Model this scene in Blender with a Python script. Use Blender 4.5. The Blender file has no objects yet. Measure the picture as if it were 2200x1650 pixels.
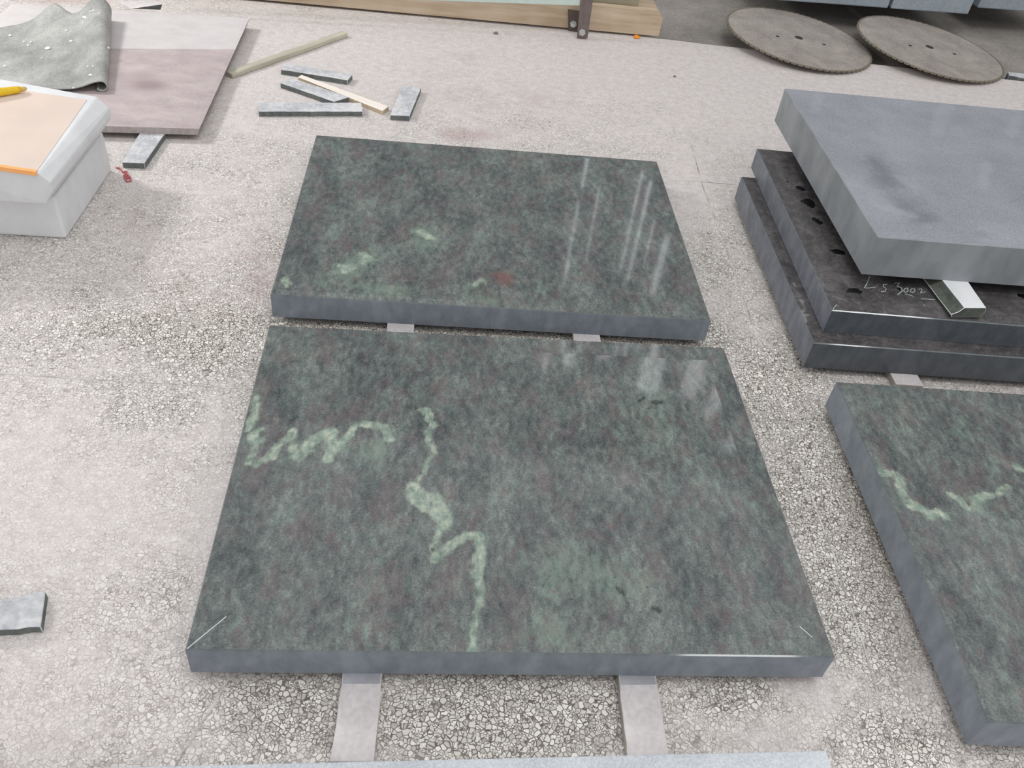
import bpy, bmesh, math, random
import numpy as np
from mathutils import Vector, Matrix, noise
random.seed(7)
rng = np.random.RandomState(5)
SC = bpy.context.scene
COL = SC.collection

# ------------------------------------------------------------------ camera (solved from the slabs' corners)
H = 1.5
F = 1842.14
PITCH, ROLL = 0.728551, 0.137726
c, s = math.cos(PITCH), math.sin(PITCH)
FW = np.array([0, c, -s]); UP0 = np.array([0, s, c]); RT0 = np.array([1., 0, 0])
cr, sr = math.cos(ROLL), math.sin(ROLL)
RT = RT0 * cr + UP0 * sr
UP = -RT0 * sr + UP0 * cr
cam_d = bpy.data.cameras.new('camera'); cam = bpy.data.objects.new('camera', cam_d); COL.objects.link(cam)
cam_d.sensor_width = 36; cam_d.lens = F / 2200 * 36
cam_d.clip_start = 0.01; cam_d.clip_end = 100
cam.matrix_world = Matrix([[RT[0], UP[0], -FW[0], 0], [RT[1], UP[1], -FW[1], 0], [RT[2], UP[2], -FW[2], H], [0, 0, 0, 1]])
SC.camera = cam

def un(px, py, z=0.0):
    "a measured point of the photograph -> the place where it lies at height z"
    d = FW + RT * (px - 1100) / F + UP * (825 - py) / F
    return np.array([0, 0, H]) + d * (z - H) / d[2]
def at_y(px, py, Y):
    d = FW + RT * (px - 1100) / F + UP * (825 - py) / F
    return np.array([0, 0, H]) + d * (Y / d[1])
def pxm(px, py, z=0.0):
    "metres per pixel at a point"
    return float(np.linalg.norm(un(px + 1, py, z) - un(px, py, z)))

# ------------------------------------------------------------------ materials
def srgb(r, g, b):
    f = lambda v: (v / 255 / 12.92) if v / 255 <= .04045 else ((v / 255 + .055) / 1.055) ** 2.4
    return (f(r), f(g), f(b), 1)

class NT:
    def __init__(self, name, rough=.6, spec=.5):
        self.m = bpy.data.materials.new(name); self.m.use_nodes = True
        self.t = self.m.node_tree; self.n = self.t.nodes; self.l = self.t.links
        self.b = self.n['Principled BSDF']
        self.b.inputs['Roughness'].default_value = rough
        self.b.inputs['Specular IOR Level'].default_value = spec
        self.tc = self.n.new('ShaderNodeTexCoord')
    def coord(self, kind='Object', scale=(1, 1, 1), rot=(0, 0, 0), warp=0, wscale=20):
        mp = self.n.new('ShaderNodeMapping'); mp.inputs['Scale'].default_value = scale; mp.inputs['Rotation'].default_value = rot
        src = self.tc.outputs[kind]
        if warp:
            nz = self.n.new('ShaderNodeTexNoise'); nz.inputs['Scale'].default_value = wscale; nz.inputs['Detail'].default_value = 3
            self.l.new(src, nz.inputs['Vector'])
            sb = self.n.new('ShaderNodeVectorMath'); sb.operation = 'SUBTRACT'; self.l.new(nz.outputs['Color'], sb.inputs[0]); sb.inputs[1].default_value = (.5, .5, .5)
            sc = self.n.new('ShaderNodeVectorMath'); sc.operation = 'SCALE'; self.l.new(sb.outputs[0], sc.inputs[0]); sc.inputs['Scale'].default_value = warp
            ad = self.n.new('ShaderNodeVectorMath'); self.l.new(src, ad.inputs[0]); self.l.new(sc.outputs[0], ad.inputs[1])
            src = ad.outputs[0]
        self.l.new(src, mp.inputs['Vector'])
        return mp.outputs[0]
    def noise(self, vec, scale=10, detail=4, rough=.6):
        n = self.n.new('ShaderNodeTexNoise'); n.inputs['Scale'].default_value = scale; n.inputs['Detail'].default_value = detail; n.inputs['Roughness'].default_value = rough
        self.l.new(vec, n.inputs['Vector']); return n.outputs['Fac']
    def voro(self, vec, scale, feature='F1', out='Distance'):
        n = self.n.new('ShaderNodeTexVoronoi'); n.feature = feature; n.inputs['Scale'].default_value = scale; n.voronoi_dimensions = '3D'
        self.l.new(vec, n.inputs['Vector']); return n.outputs[out]
    def ramp(self, fac, stops, interp='LINEAR'):
        n = self.n.new('ShaderNodeValToRGB'); e = n.color_ramp.elements; n.color_ramp.interpolation = interp
        while len(e) < len(stops): e.new(.5)
        for k, (p, col) in enumerate(stops):
            e[k].position = p; e[k].color = col if len(col) == 4 else (*col, 1)
        self.l.new(fac, n.inputs['Fac']); return n.outputs['Color']
    def step(self, v, a, b, lo=0., hi=1.):
        n = self.n.new('ShaderNodeMapRange'); n.interpolation_type = 'SMOOTHSTEP'
        n.inputs['From Min'].default_value = a; n.inputs['From Max'].default_value = b
        n.inputs['To Min'].default_value = lo; n.inputs['To Max'].default_value = hi
        self.l.new(v, n.inputs['Value']); return n.outputs['Result']
    def math(self, op, a, b=None):
        n = self.n.new('ShaderNodeMath'); n.operation = op
        for k, v in enumerate((a, b)):
            if v is None: continue
            if isinstance(v, (int, float)): n.inputs[k].default_value = v
            else: self.l.new(v, n.inputs[k])
        return n.outputs[0]
    def mix(self, fac, a, b, mode='MIX'):
        n = self.n.new('ShaderNodeMix'); n.data_type = 'RGBA'; n.blend_type = mode
        for sock, v in ((n.inputs[0], fac), (n.inputs[6], a), (n.inputs[7], b)):
            if isinstance(v, (int, float, tuple, list)):
                sock.default_value = v
            else: self.l.new(v, sock)
        return n.outputs[2]
    def attr(self, name):
        n = self.n.new('ShaderNodeAttribute'); n.attribute_name = name; return n.outputs['Fac']
    def color(self, v):
        if isinstance(v, tuple): self.b.inputs['Base Color'].default_value = v
        else: self.l.new(v, self.b.inputs['Base Color'])
    def bump(self, h, dist=.002, strength=.5):
        n = self.n.new('ShaderNodeBump'); n.inputs['Distance'].default_value = dist; n.inputs['Strength'].default_value = strength
        self.l.new(h, n.inputs['Height']); self.l.new(n.outputs[0], self.b.inputs['Normal'])

M = {}
# --- polished green granite with painted-in mineral veins (attributes give where the veins lie)
def granite_top(name, rough=.05):
    t = NT(name, rough, .5)
    w = t.coord(warp=.02, wscale=20)
    wd = t.coord(scale=(1, .5, 1), rot=(0, 0, math.radians(-40)), warp=.035, wscale=12)
    big = t.noise(wd, 11, 4, .6)
    mid = t.noise(wd, 62, 5, .7)
    fine = t.noise(w, 260, 3, .7)
    tone = t.math('ADD', t.math('MULTIPLY', big, .34), t.math('ADD', t.math('MULTIPLY', mid, .46), t.math('MULTIPLY', fine, .36)))
    base = t.ramp(tone, [(.39, srgb(48, 52, 54)), (.48, srgb(69, 73, 75)), (.55, srgb(87, 91, 91)), (.62, srgb(104, 110, 107)), (.71, srgb(128, 137, 131))])
    g = t.step(t.noise(wd, 24, 5, .65), .46, .64)
    base = t.mix(t.math('MULTIPLY', g, .26), base, t.mix(.5, base, srgb(98, 128, 116)))
    br = t.step(t.noise(t.coord(scale=(1, .55, 1), rot=(0, 0, math.radians(-32)), warp=.04, wscale=11), 22, 6, .74), .48, .62)
    base = t.mix(t.math('MULTIPLY', br, .62), base, t.mix(.5, base, srgb(112, 88, 92)))
    gr = t.attr('green')
    base = t.mix(t.math('MULTIPLY', t.step(t.math('ADD', gr, t.math('MULTIPLY', t.math('SUBTRACT', mid, .5), 1.3)), .15, .95), .5), base, srgb(122, 142, 128))
    fib = t.noise(t.coord(scale=(1, .4, 1), rot=(0, 0, math.radians(-20)), warp=.02), 75, 5, .7)
    vein = t.math('ADD', t.attr('vein'), t.math('MULTIPLY', t.math('SUBTRACT', fib, .5), 2.0))
    vm = t.step(vein, .25, 1.25)
    vcol = t.ramp(t.noise(w, 60, 4, .6), [(.3, srgb(112, 132, 120)), (.5, srgb(146, 161, 146)), (.7, srgb(182, 189, 170))])
    base = t.mix(t.math('MULTIPLY', vm, .92), base, vcol)
    rs = t.step(t.math('ADD', t.attr('rust'), t.math('MULTIPLY', t.math('SUBTRACT', fine, .5), .8)), .3, 1.0)
    base = t.mix(t.math('MULTIPLY', rs, .6), base, srgb(122, 76, 68))
    dk = t.step(t.math('ADD', t.attr('dark'), t.math('MULTIPLY', t.math('SUBTRACT', fine, .5), 2.2)), .45, 1.1)
    base = t.mix(t.math('MULTIPLY', dk, .8), base, srgb(34, 38, 38))
    t.color(base)
    return t.m
M['granite'] = granite_top('polished_green_granite')

def honed(name, lo, hi, rough=.45, sc=30, streak=0):
    t = NT(name, rough, .4)
    v = t.coord(scale=(1, 1, .5), warp=.02)
    tone = t.math('ADD', t.math('MULTIPLY', t.noise(v, sc, 5, .65), .65), t.math('MULTIPLY', t.noise(v, 6, 3, .5), .45))
    base = t.ramp(tone, [(.42, lo), (.68, hi)])
    fine = t.noise(v, 420, 2, .6)
    base = t.mix(.22, base, t.mix(fine, lo, hi))
    t.color(base)
    return t
M['granite_side'] = honed('sawn_green_granite', srgb(106, 113, 122), srgb(140, 147, 155)).m
M['dark_side'] = honed('sawn_dark_granite', srgb(86, 90, 98), srgb(126, 129, 137)).m

def dusty_dark_top():
    t = NT('dusty_dark_granite', .33, .5)
    v = t.coord(warp=.03)
    tone = t.math('ADD', t.math('MULTIPLY', t.noise(v, 22, 6, .7), .6), t.math('MULTIPLY', t.noise(v, 90, 3, .7), .4))
    base = t.ramp(tone, [(.38, srgb(54, 52, 53)), (.52, srgb(76, 73, 73)), (.66, srgb(104, 100, 100))])
    dust = t.step(t.noise(t.coord(warp=.05), 5, 6, .75), .52, .72)
    base = t.mix(t.math('MULTIPLY', dust, .35), base, srgb(120, 116, 116))
    dk = t.step(t.math('ADD', t.attr('dark'), t.math('MULTIPLY', t.math('SUBTRACT', tone, .5), .4)), .3, .6)
    base = t.mix(dk, base, srgb(14, 15, 16))
    vm = t.step(t.math('ADD', t.attr('vein'), t.math('MULTIPLY', t.math('SUBTRACT', t.noise(v, 70, 4, .7), .5), 1.2)), .45, .9)
    base = t.mix(t.math('MULTIPLY', vm, .6), base, srgb(150, 150, 146))
    t.color(base); return t.m
M['dusty_dark'] = dusty_dark_top()

def grey_top():
    t = NT('leathered_grey_granite', .66, .05)
    v = t.coord(warp=.02)
    tone = t.math('ADD', t.math('MULTIPLY', t.noise(v, 240, 3, .7), .72), t.math('MULTIPLY', t.noise(v, 5, 4, .55), .33))
    base = t.ramp(tone, [(.38, srgb(122, 125, 131)), (.66, srgb(154, 156, 162))])
    wet = t.step(t.math('ADD', t.attr('dark'), t.math('MULTIPLY', t.math('SUBTRACT', t.noise(v, 14, 4, .6), .5), .7)), .2, .95)
    base = t.mix(t.math('MULTIPLY', wet, .75), base, srgb(94, 97, 103))
    st = t.step(t.math('ADD', t.attr('vein'), t.math('MULTIPLY', t.math('SUBTRACT', t.noise(v, 20, 4, .6), .5), .5)), .2, 1.)
    base = t.mix(t.math('MULTIPLY', st, .2), base, srgb(170, 172, 174))
    t.color(base); return t.m
M['grey_top'] = grey_top()
M['grey_side'] = honed('sawn_grey_granite', srgb(120, 124, 127), srgb(148, 151, 154), .5, 12).m
M['light_granite'] = honed('light_grey_granite', srgb(160, 165, 171), srgb(208, 212, 216), .5, 240).m
M['block_granite'] = honed('blue_grey_granite', srgb(128, 138, 148), srgb(160, 168, 176), .6, 120).m
M['marble'] = honed('white_stone', srgb(206, 206, 208), srgb(226, 227, 228), .5, 8).m

def strip_mats():
    t = NT('dusty_strip_top', .65, .3)
    v = t.coord(scale=(1, 1, 1), warp=.03)
    tone = t.math('ADD', t.math('MULTIPLY', t.noise(v, 9, 4, .6), .6), t.math('MULTIPLY', t.noise(v, 70, 4, .6), .4))
    t.color(t.ramp(tone, [(.36, srgb(164, 166, 170)), (.5, srgb(192, 192, 195)), (.66, srgb(216, 214, 214))]))
    M['strip_top'] = t.m
    t = NT('pale_strip_top', .65, .3)
    v = t.coord(warp=.03)
    tone = t.math('ADD', t.math('MULTIPLY', t.noise(v, 7, 4, .6), .6), t.math('MULTIPLY', t.noise(v, 90, 4, .6), .4))
    t.color(t.ramp(tone, [(.36, srgb(180, 174, 174)), (.66, srgb(212, 206, 205))]))
    M['pale_top'] = t.m
    M['damp_top'] = honed('damp_strip_top', srgb(140, 140, 146), srgb(168, 167, 172), .5, 14).m
    M['strip_side'] = honed('dark_strip_side', srgb(74, 80, 80), srgb(118, 122, 118), .6, 60).m
    M['pale_side'] = honed('pale_strip_side', srgb(150, 140, 130), srgb(186, 178, 168), .6, 60).m
strip_mats()

def wood(name, lo, hi, axis_scale=(2.5, 40, 40)):
    t = NT(name, .7, .25)
    v = t.coord(scale=axis_scale, warp=.02, wscale=4)
    a = t.noise(v, 1.2, 6, .6)
    b = t.noise(t.coord(), 5, 3, .5)
    t.color(t.ramp(t.math('ADD', t.math('MULTIPLY', a, .6), t.math('MULTIPLY', b, .4)), [(.36, lo), (.64, hi)]))
    t.bump(a, .0015, .3)
    return t.m
M['beam'] = wood('sawn_timber', srgb(174, 153, 128), srgb(204, 186, 164))
M['beam2'] = wood('weathered_timber', srgb(128, 122, 104), srgb(158, 150, 130))
M['lath'] = wood('pale_lath', srgb(224, 214, 203), srgb(238, 230, 221))
M['lath_side'] = wood('lath_edge', srgb(176, 158, 130), srgb(200, 184, 158))
M['stick'] = wood('greyed_stick', srgb(164, 159, 143), srgb(194, 188, 172))

def plain(name, col, rough=.6, spec=.4, metal=0, var=.12, sc=40):
    t = NT(name, rough, spec); t.b.inputs['Metallic'].default_value = metal
    n = t.noise(t.coord(), sc, 4, .6)
    dk = tuple(x * (1 - var) for x in col[:3]) + (1,); lt = tuple(min(1, x * (1 + var)) for x in col[:3]) + (1,)
    t.color(t.ramp(n, [(.35, dk), (.65, lt)])); return t.m
M['film'] = plain('pale_orange_film', srgb(220, 202, 190), .4, .4, var=.03, sc=8)
M['tape'] = plain('orange_tape', srgb(248, 176, 108), .5, .4, var=.04)
M['yellow'] = plain('yellow_crayon', srgb(226, 186, 26), .4, .5, var=.12)
M['crayon_tip'] = plain('crayon_tip', srgb(206, 170, 96), .5)
M['steel_brown'] = plain('brown_painted_steel', srgb(108, 96, 94), .55, .5, var=.18)
M['steel_dark'] = plain('dark_painted_steel', srgb(84, 72, 64), .55, .5, var=.18)
M['rail'] = plain('pale_green_painted_steel', srgb(196, 210, 202), .4, .5, var=.05)
M['bolt'] = plain('zinc_bolt', srgb(190, 192, 190), .35, .5, .6)
M['chip_white'] = plain('white_stone_chip', srgb(236, 236, 234), .6)
M['red'] = plain('red_string', srgb(186, 96, 100), .7)
M['orange'] = plain('orange_scrap', srgb(222, 138, 40), .6)
M['grey_chip'] = plain('grey_stone_chip', srgb(120, 120, 120), .8)
M['chalk'] = plain('white_chalk', srgb(176, 186, 184), .9, .2)
M['line'] = plain('pale_highlight', srgb(196, 200, 200), .4)  # tone of the highlight put in at the mitred corners
M['wall'] = plain('grey_hall_wall', srgb(150, 152, 152), .8, .2, var=.04)
M['under_steel'] = plain('grey_bearer', srgb(92, 92, 90), .7)

def sheet_mat():
    t = NT('mauve_slate', .55, .35)
    v = t.coord(scale=(1, 1.8, 1), warp=.06, wscale=6)
    tone = t.math('ADD', t.math('MULTIPLY', t.noise(v, 9, 5, .65), .55), t.math('MULTIPLY', t.noise(v, 160, 3, .6), .45))
    wetc = t.ramp(tone, [(.36, srgb(164, 150, 151)), (.64, srgb(194, 181, 180))])
    dustc = t.ramp(tone, [(.36, srgb(192, 186, 185)), (.64, srgb(208, 203, 202))])
    base = t.mix(t.step(t.attr('dust'), .46, .54), wetc, dustc)
    dk = t.step(t.math('ADD', t.attr('dark'), t.math('MULTIPLY', t.math('SUBTRACT', tone, .5), .6)), .1, 1.)
    base = t.mix(t.math('MULTIPLY', dk, .6), base, srgb(124, 100, 104))
    t.color(base); return t.m
M['sheet'] = sheet_mat()
M['sheet_side'] = honed('slate_edge', srgb(150, 140, 139), srgb(184, 176, 174), .6, 60).m

def rubber_mat():
    t = NT('grey_rubber', .55, .35)
    v = t.coord(scale=(1, .6, 1), rot=(0, 0, .5), warp=.08, wscale=4)
    tone = t.math('ADD', t.math('MULTIPLY', t.noise(v, 6, 6, .7), .6), t.math('MULTIPLY', t.noise(t.coord(), 260, 3, .6), .4))
    base = t.ramp(tone, [(.34, srgb(118, 118, 117)), (.48, srgb(150, 150, 147)), (.64, srgb(192, 191, 187))])
    t.color(base); return t.m
M['rubber'] = rubber_mat()

def disc_mat():
    t = NT('dusty_saw_steel', .6, .35)
    v = t.coord(warp=.04)
    tone = t.math('ADD', t.math('MULTIPLY', t.noise(v, 7, 6, .65), .6), t.math('MULTIPLY', t.noise(v, 90, 3, .6), .4))
    t.color(t.ramp(tone, [(.36, srgb(134, 125, 121)), (.52, srgb(156, 149, 141)), (.66, srgb(174, 166, 158))])); return t.m
M['disc'] = disc_mat()
M['disc_edge'] = plain('saw_rim', srgb(120, 112, 98), .6)
M['dark_hole'] = plain('dark_bore', srgb(52, 48, 46), .8)

def floor_mat():
    t = NT('dusty_terrazzo', .55, .35)
    v = t.coord(kind='Object', warp=.006, wscale=60)
    e1 = t.voro(v, 104, 'DISTANCE_TO_EDGE')
    cellc = t.voro(v, 104, 'F1', 'Color')
    v2 = t.coord(kind='Object', warp=.005, wscale=90)
    e2 = t.voro(v2, 190, 'DISTANCE_TO_EDGE')
    sel = t.step(t.noise(t.coord(kind='Object'), 55, 2, .5), .50, .56)
    wob = t.math('MULTIPLY', t.math('SUBTRACT', t.noise(v, 130, 2, .6), .5), .10)
    c1 = t.step(t.math('ADD', e1, wob), .05, .12)
    c2 = t.step(t.math('ADD', e2, wob), .06, .13)
    chip = t.math('ADD', t.math('MULTIPLY', c1, t.math('SUBTRACT', 1., sel)), t.math('MULTIPLY', c2, sel))
    sepc = t.n.new('ShaderNodeSeparateColor'); t.l.new(cellc, sepc.inputs[0])
    chipc = t.ramp(sepc.outputs[0], [(.0, srgb(176, 171, 163)), (.35, srgb(204, 200, 191)), (.75, srgb(222, 218, 209)), (1., srgb(234, 230, 223))])
    matrix = t.ramp(t.noise(v, 90, 3, .6), [(.3, srgb(84, 76, 72)), (.7, srgb(128, 119, 113))])
    terr = t.mix(chip, matrix, chipc)
    red = t.step(t.math('ADD', t.attr('red'), t.math('MULTIPLY', t.math('SUBTRACT', t.noise(t.coord(warp=.1, wscale=5), 9, 6, .7), .5), 1.3)), .1, .9)
    # dust of stone sawing, lying in drifts
    dn = t.noise(t.coord(warp=.12, wscale=4), 6, 7, .68)
    df = t.noise(t.coord(), 75, 4, .7)
    dsum = t.math('ADD', t.attr('dust'), t.math('ADD', t.math('MULTIPLY', t.math('SUBTRACT', dn, .5), 1.3), t.math('MULTIPLY', t.math('SUBTRACT', df, .5), 1.2)))
    dust = t.step(dsum, .0, .95)
    dcol = t.ramp(t.noise(t.coord(), 30, 5, .65), [(.3, srgb(198, 189, 187)), (.7, srgb(219, 212, 210))])
    base = t.mix(t.math('MULTIPLY', dust, .80), terr, dcol)
    base = t.mix(t.math('MULTIPLY', red, .75), base, t.mix(.5, base, srgb(156, 122, 118)))
    base = t.mix(t.math('MULTIPLY', t.step(t.math('ADD', t.attr('dirt_shade'), t.math('MULTIPLY', t.math('SUBTRACT', dn, .5), .8)), .2, 1.), .45), base, t.mix(.55, base, srgb(118, 108, 98)))
    # joints of the cast bays
    jd = t.attr('joint')
    jm = t.math('MULTIPLY', jd, t.step(t.math('ADD', t.noise(t.coord(), 11, 4, .7), t.math('MULTIPLY', t.attr('dust'), -.12)), .36, .5))
    base = t.mix(t.math('MULTIPLY', jm, .6), base, srgb(122, 118, 116))
    t.color(base)
    return t.m
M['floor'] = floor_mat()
M['arris'] = honed('polished_arris', srgb(84, 90, 92), srgb(112, 118, 120), .07).m
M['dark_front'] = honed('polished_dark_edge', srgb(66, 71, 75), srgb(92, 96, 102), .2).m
M['spacer_side'] = honed('dirty_spacer_side', srgb(64, 68, 62), srgb(96, 100, 92), .6, 60).m
def concrete():
    t = NT('dirty_concrete', .8, .2)
    v = t.coord(warp=.05)
    tone = t.math('ADD', t.math('MULTIPLY', t.noise(v, 4, 5, .6), .5), t.math('MULTIPLY', t.noise(v, 60, 4, .65), .5))
    t.color(t.ramp(tone, [(.36, srgb(122, 117, 111)), (.64, srgb(158, 152, 146))])); return t.m
M['concrete'] = concrete()
M['joint'] = plain('joint_strip', srgb(120, 116, 114), .8)  # plain grey for the bay joints

# ------------------------------------------------------------------ object helpers
def tag(o, label=None, cat=None, group=None, kind=None):
    if label: o['label'] = label
    if cat: o['category'] = cat
    if group: o['group'] = group
    if kind: o['kind'] = kind
    return o
def empty(name, loc, rz=0):
    o = bpy.data.objects.new(name, None); COL.objects.link(o); o.location = loc; o.rotation_euler = (0, 0, rz); o.empty_display_size = .05
    return o
def mesh_obj(name, verts, faces, mats, fm=None, parent=None, loc=(0, 0, 0), rz=0, bevel=0, smooth=False, segs=2):
    "verts in world coordinates (or the parent's); origin is moved to loc"
    me = bpy.data.meshes.new(name)
    L = Vector(loc)
    R = Matrix.Rotation(-rz, 3, 'Z')
    me.from_pydata([R @ (Vector(v) - L) for v in verts], [], faces)
    for m in (mats if isinstance(mats, (list, tuple)) else [mats]): me.materials.append(m)
    if fm is not None:
        me.polygons.foreach_set('material_index', fm)
    bm = bmesh.new(); bm.from_mesh(me)
    bmesh.ops.recalc_face_normals(bm, faces=bm.faces)
    if bevel:
        es = [e for e in bm.edges if len(e.link_faces) == 2 and e.calc_face_angle(0) > .5]
        bmesh.ops.bevel(bm, geom=es, offset=bevel, segments=segs, profile=.5, affect='EDGES', clamp_overlap=True)
    for f in bm.faces: f.smooth = smooth
    bm.to_mesh(me); bm.free()
    o = bpy.data.objects.new(name, me); COL.objects.link(o)
    o.location = loc; o.rotation_euler = (0, 0, rz)
    if parent is not None: o.parent = parent
    return o

def block(name, quad, ztop, z0, mats, parent=None, bevel=.0015, rough=0, zq=None, cut=None):
    """a stone or timber strip from its four top corners; mats = (top, side). quad: world xy (back-left first, any order round).
    rough adds chipped, sawn irregularity along the long edges; cut=(t, material) gives the far part of the top another finish"""
    q = [np.array(p[:2], float) for p in quad]
    n = 14
    la = np.linalg.norm(q[1] - q[0]) + np.linalg.norm(q[2] - q[3]); lb = np.linalg.norm(q[2] - q[1]) + np.linalg.norm(q[3] - q[0])
    if lb > la: q = [q[1], q[2], q[3], q[0]]
    zt = zq if zq else [ztop] * 4
    V = []; Fc = []; fm = []
    ph = rng.rand(4) * 10
    for k in range(n + 1):
        t = k / n
        a = q[0] * (1 - t) + q[1] * t; b = q[3] * (1 - t) + q[2] * t
        w = (b - a); wl = np.linalg.norm(w); w = w / wl
        ja = rough * noise.noise(Vector((t * 9, ph[0], 0))); jb = rough * noise.noise(Vector((t * 9, ph[1], 0)))
        jz = rough * .4 * noise.noise(Vector((t * 7, ph[2], 0)))
        a2 = a + w * ja; b2 = b + w * jb
        V += [(*a2, ztop + jz), (*b2, ztop - jz), (*b2, z0), (*a2, z0)]
    mats = list(mats)
    for k in range(n):
        i = 4 * k; j = i + 4
        mi = 0
        if cut and k / n >= cut: mi = 2
        Fc += [(i, i + 1, j + 1, j), (i + 1, i + 2, j + 2, j + 1), (i + 2, i + 3, j + 3, j + 2), (i + 3, i, j, j + 3)]; fm += [mi, 1, 1, 1]
    Fc += [(0, 1, 2, 3), (4 * n, 4 * n + 1, 4 * n + 2, 4 * n + 3)]; fm += [1, 1]
    ctr = sum(q) / 4
    d = q[1] - q[0]; rz = math.atan2(d[1], d[0])
    return mesh_obj(name, V, Fc, mats, fm, parent, (ctr[0], ctr[1], z0), rz, bevel)

def pblock(name, pq, ztop, z0, mats, **k):
    return block(name, [un(x, y, ztop) for x, y in pq], ztop, z0, mats, **k)

def seg_field(P, poly, z, soft=.006):
    "polyline [(px,py,width px),...] -> 0..1 field over local world points P (n,2)"
    out = np.zeros(len(P))
    pts = [(un(x, y, z)[:2], w * .8 * pxm(x, y, z) / 2) for x, y, w in poly]
    if len(pts) == 1: pts = pts * 2
    for (a, wa), (b, wb) in zip(pts[:-1], pts[1:]):
        ab = b - a; L2 = max(ab @ ab, 1e-9)
        t = np.clip(((P - a) @ ab) / L2, 0, 1)
        d = np.linalg.norm(P - a - t[:, None] * ab, axis=1)
        w = wa + (wb - wa) * t
        out = np.maximum(out, np.clip(1 - (d - w) / soft, 0, 1) * (d > 0))
    return np.clip(out, 0, 1)
def blob_field(P, blobs, z):
    "[(px,py,rx px,ry px,strength)] soft round patches"
    out = np.zeros(len(P))
    for x, y, rx, ry, st in blobs:
        c0 = un(x, y, z)[:2]; ex = un(x + rx, y, z)[:2] - c0; ey = un(x, y + ry, z)[:2] - c0
        A = np.linalg.inv(np.array([ex, ey]).T)
        u = (P - c0) @ A.T
        out += st * np.exp(-(u ** 2).sum(1) * 1.2)
    return out
def set_attr(me, name, vals):
    a = me.attributes.new(name, 'FLOAT', 'POINT'); a.data.foreach_set('value', np.asarray(vals, np.float32))

def slab(name, par, mats, res=.006, margin=0, drop=.004, feats=None, bevel=.0025, sides=None, w=None):
    """a sawn stone slab: gridded polished top, optional shallow sloped margin round its rim, arris, sawn sides"""
    x, y, th, w0, d, t, z0 = par
    w = w or w0
    def axis(L):
        m = [0, bevel * .4, bevel]
        inner = list(np.linspace(margin if margin else bevel, L - (margin if margin else bevel), max(2, int(L / res))))
        if margin:
            a = list(np.linspace(bevel, margin, max(2, int(margin / res)))[1:-1])
            inner = a + inner + [L - v for v in reversed(a)]
        a = [0, bevel] + [v for v in inner if bevel + 1e-6 < v < L - bevel - 1e-6] + [L - bevel, L]
        return np.array(a)
    U, W = axis(w), axis(d)
    nu, nw = len(U), len(W)
    V = []
    for b in W:
        for a in U:
            e = min(a, w - a, b, d - b)
            z = t + (drop if margin else 0)
            if margin and e < margin: z -= drop * (margin - max(e, bevel)) / (margin - bevel)
            if e < bevel: z -= bevel * (1 - e / bevel)
            V.append((a, b, z))
    Fc = []; fm = []
    for j in range(nw - 1):
        for i in range(nu - 1):
            k = j * nu + i
            Fc.append((k, k + 1, k + 1 + nu, k + nu))
            ec = [min(A_, w - A_, B_, d - B_) for A_, B_ in (((U[i] + U[i + 1]) / 2, (W[j] + W[j + 1]) / 2),)][0]
            fm.append(2 if ec < bevel else 0)
    ring = [i for i in range(nu)] + [j * nu + nu - 1 for j in range(1, nw)] + [(nw - 1) * nu + i for i in range(nu - 2, -1, -1)] + [j * nu for j in range(nw - 2, 0, -1)]
    nb = len(V)
    zb = bevel
    low = []
    for r in ring:
        a, b, z = V[r]
        low.append(len(V)); V.append((a, b, 0))
    n = len(ring)
    for k in range(n):
        Fc.append((ring[k], low[k], low[(k + 1) % n], ring[(k + 1) % n])); fm.append(3 if (len(mats) > 3 and k < nu - 1) else 1)
    Fc.append(tuple(reversed(low))); fm.append(1)
    me = bpy.data.meshes.new(name)
    me.from_pydata(V, [], Fc)
    for m in mats: me.materials.append(m)
    me.polygons.foreach_set('material_index', fm)
    ct, st = math.cos(th), math.sin(th)
    A = np.array(V)
    P = np.stack([x + A[:, 0] * ct - A[:, 1] * st, y + A[:, 0] * st + A[:, 1] * ct], 1)
    zt = z0 + t
    F_ = feats or {}
    # natural wobble of the mineral boundaries
    wob = np.array([[noise.noise(Vector((p[0] * 28, p[1] * 28, 1))), noise.noise(Vector((p[0] * 28, p[1] * 28, 9)))] for p in P]) if feats else np.zeros_like(P)
    wob2 = np.array([[noise.noise(Vector((p[0] * 90, p[1] * 90, 3))), noise.noise(Vector((p[0] * 90, p[1] * 90, 7)))] for p in P]) if feats else np.zeros_like(P)
    Pw = P + wob * .008 + wob2 * .004
    topmask = (A[:, 2] > t * .5)
    for key in ('vein', 'green', 'dark', 'rust'):
        val = np.zeros(len(P))
        for poly in F_.get(key, []):
            val = np.maximum(val, seg_field(Pw, poly, zt, F_.get(key + '_soft', .012)))
        if F_.get(key + '_blobs'): val = np.maximum(val, blob_field(Pw, F_[key + '_blobs'], zt))
        set_attr(me, key, val * topmask)
    o = bpy.data.objects.new(name, me); COL.objects.link(o)
    o.location = (x, y, z0); o.rotation_euler = (0, 0, th)
    return o
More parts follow.
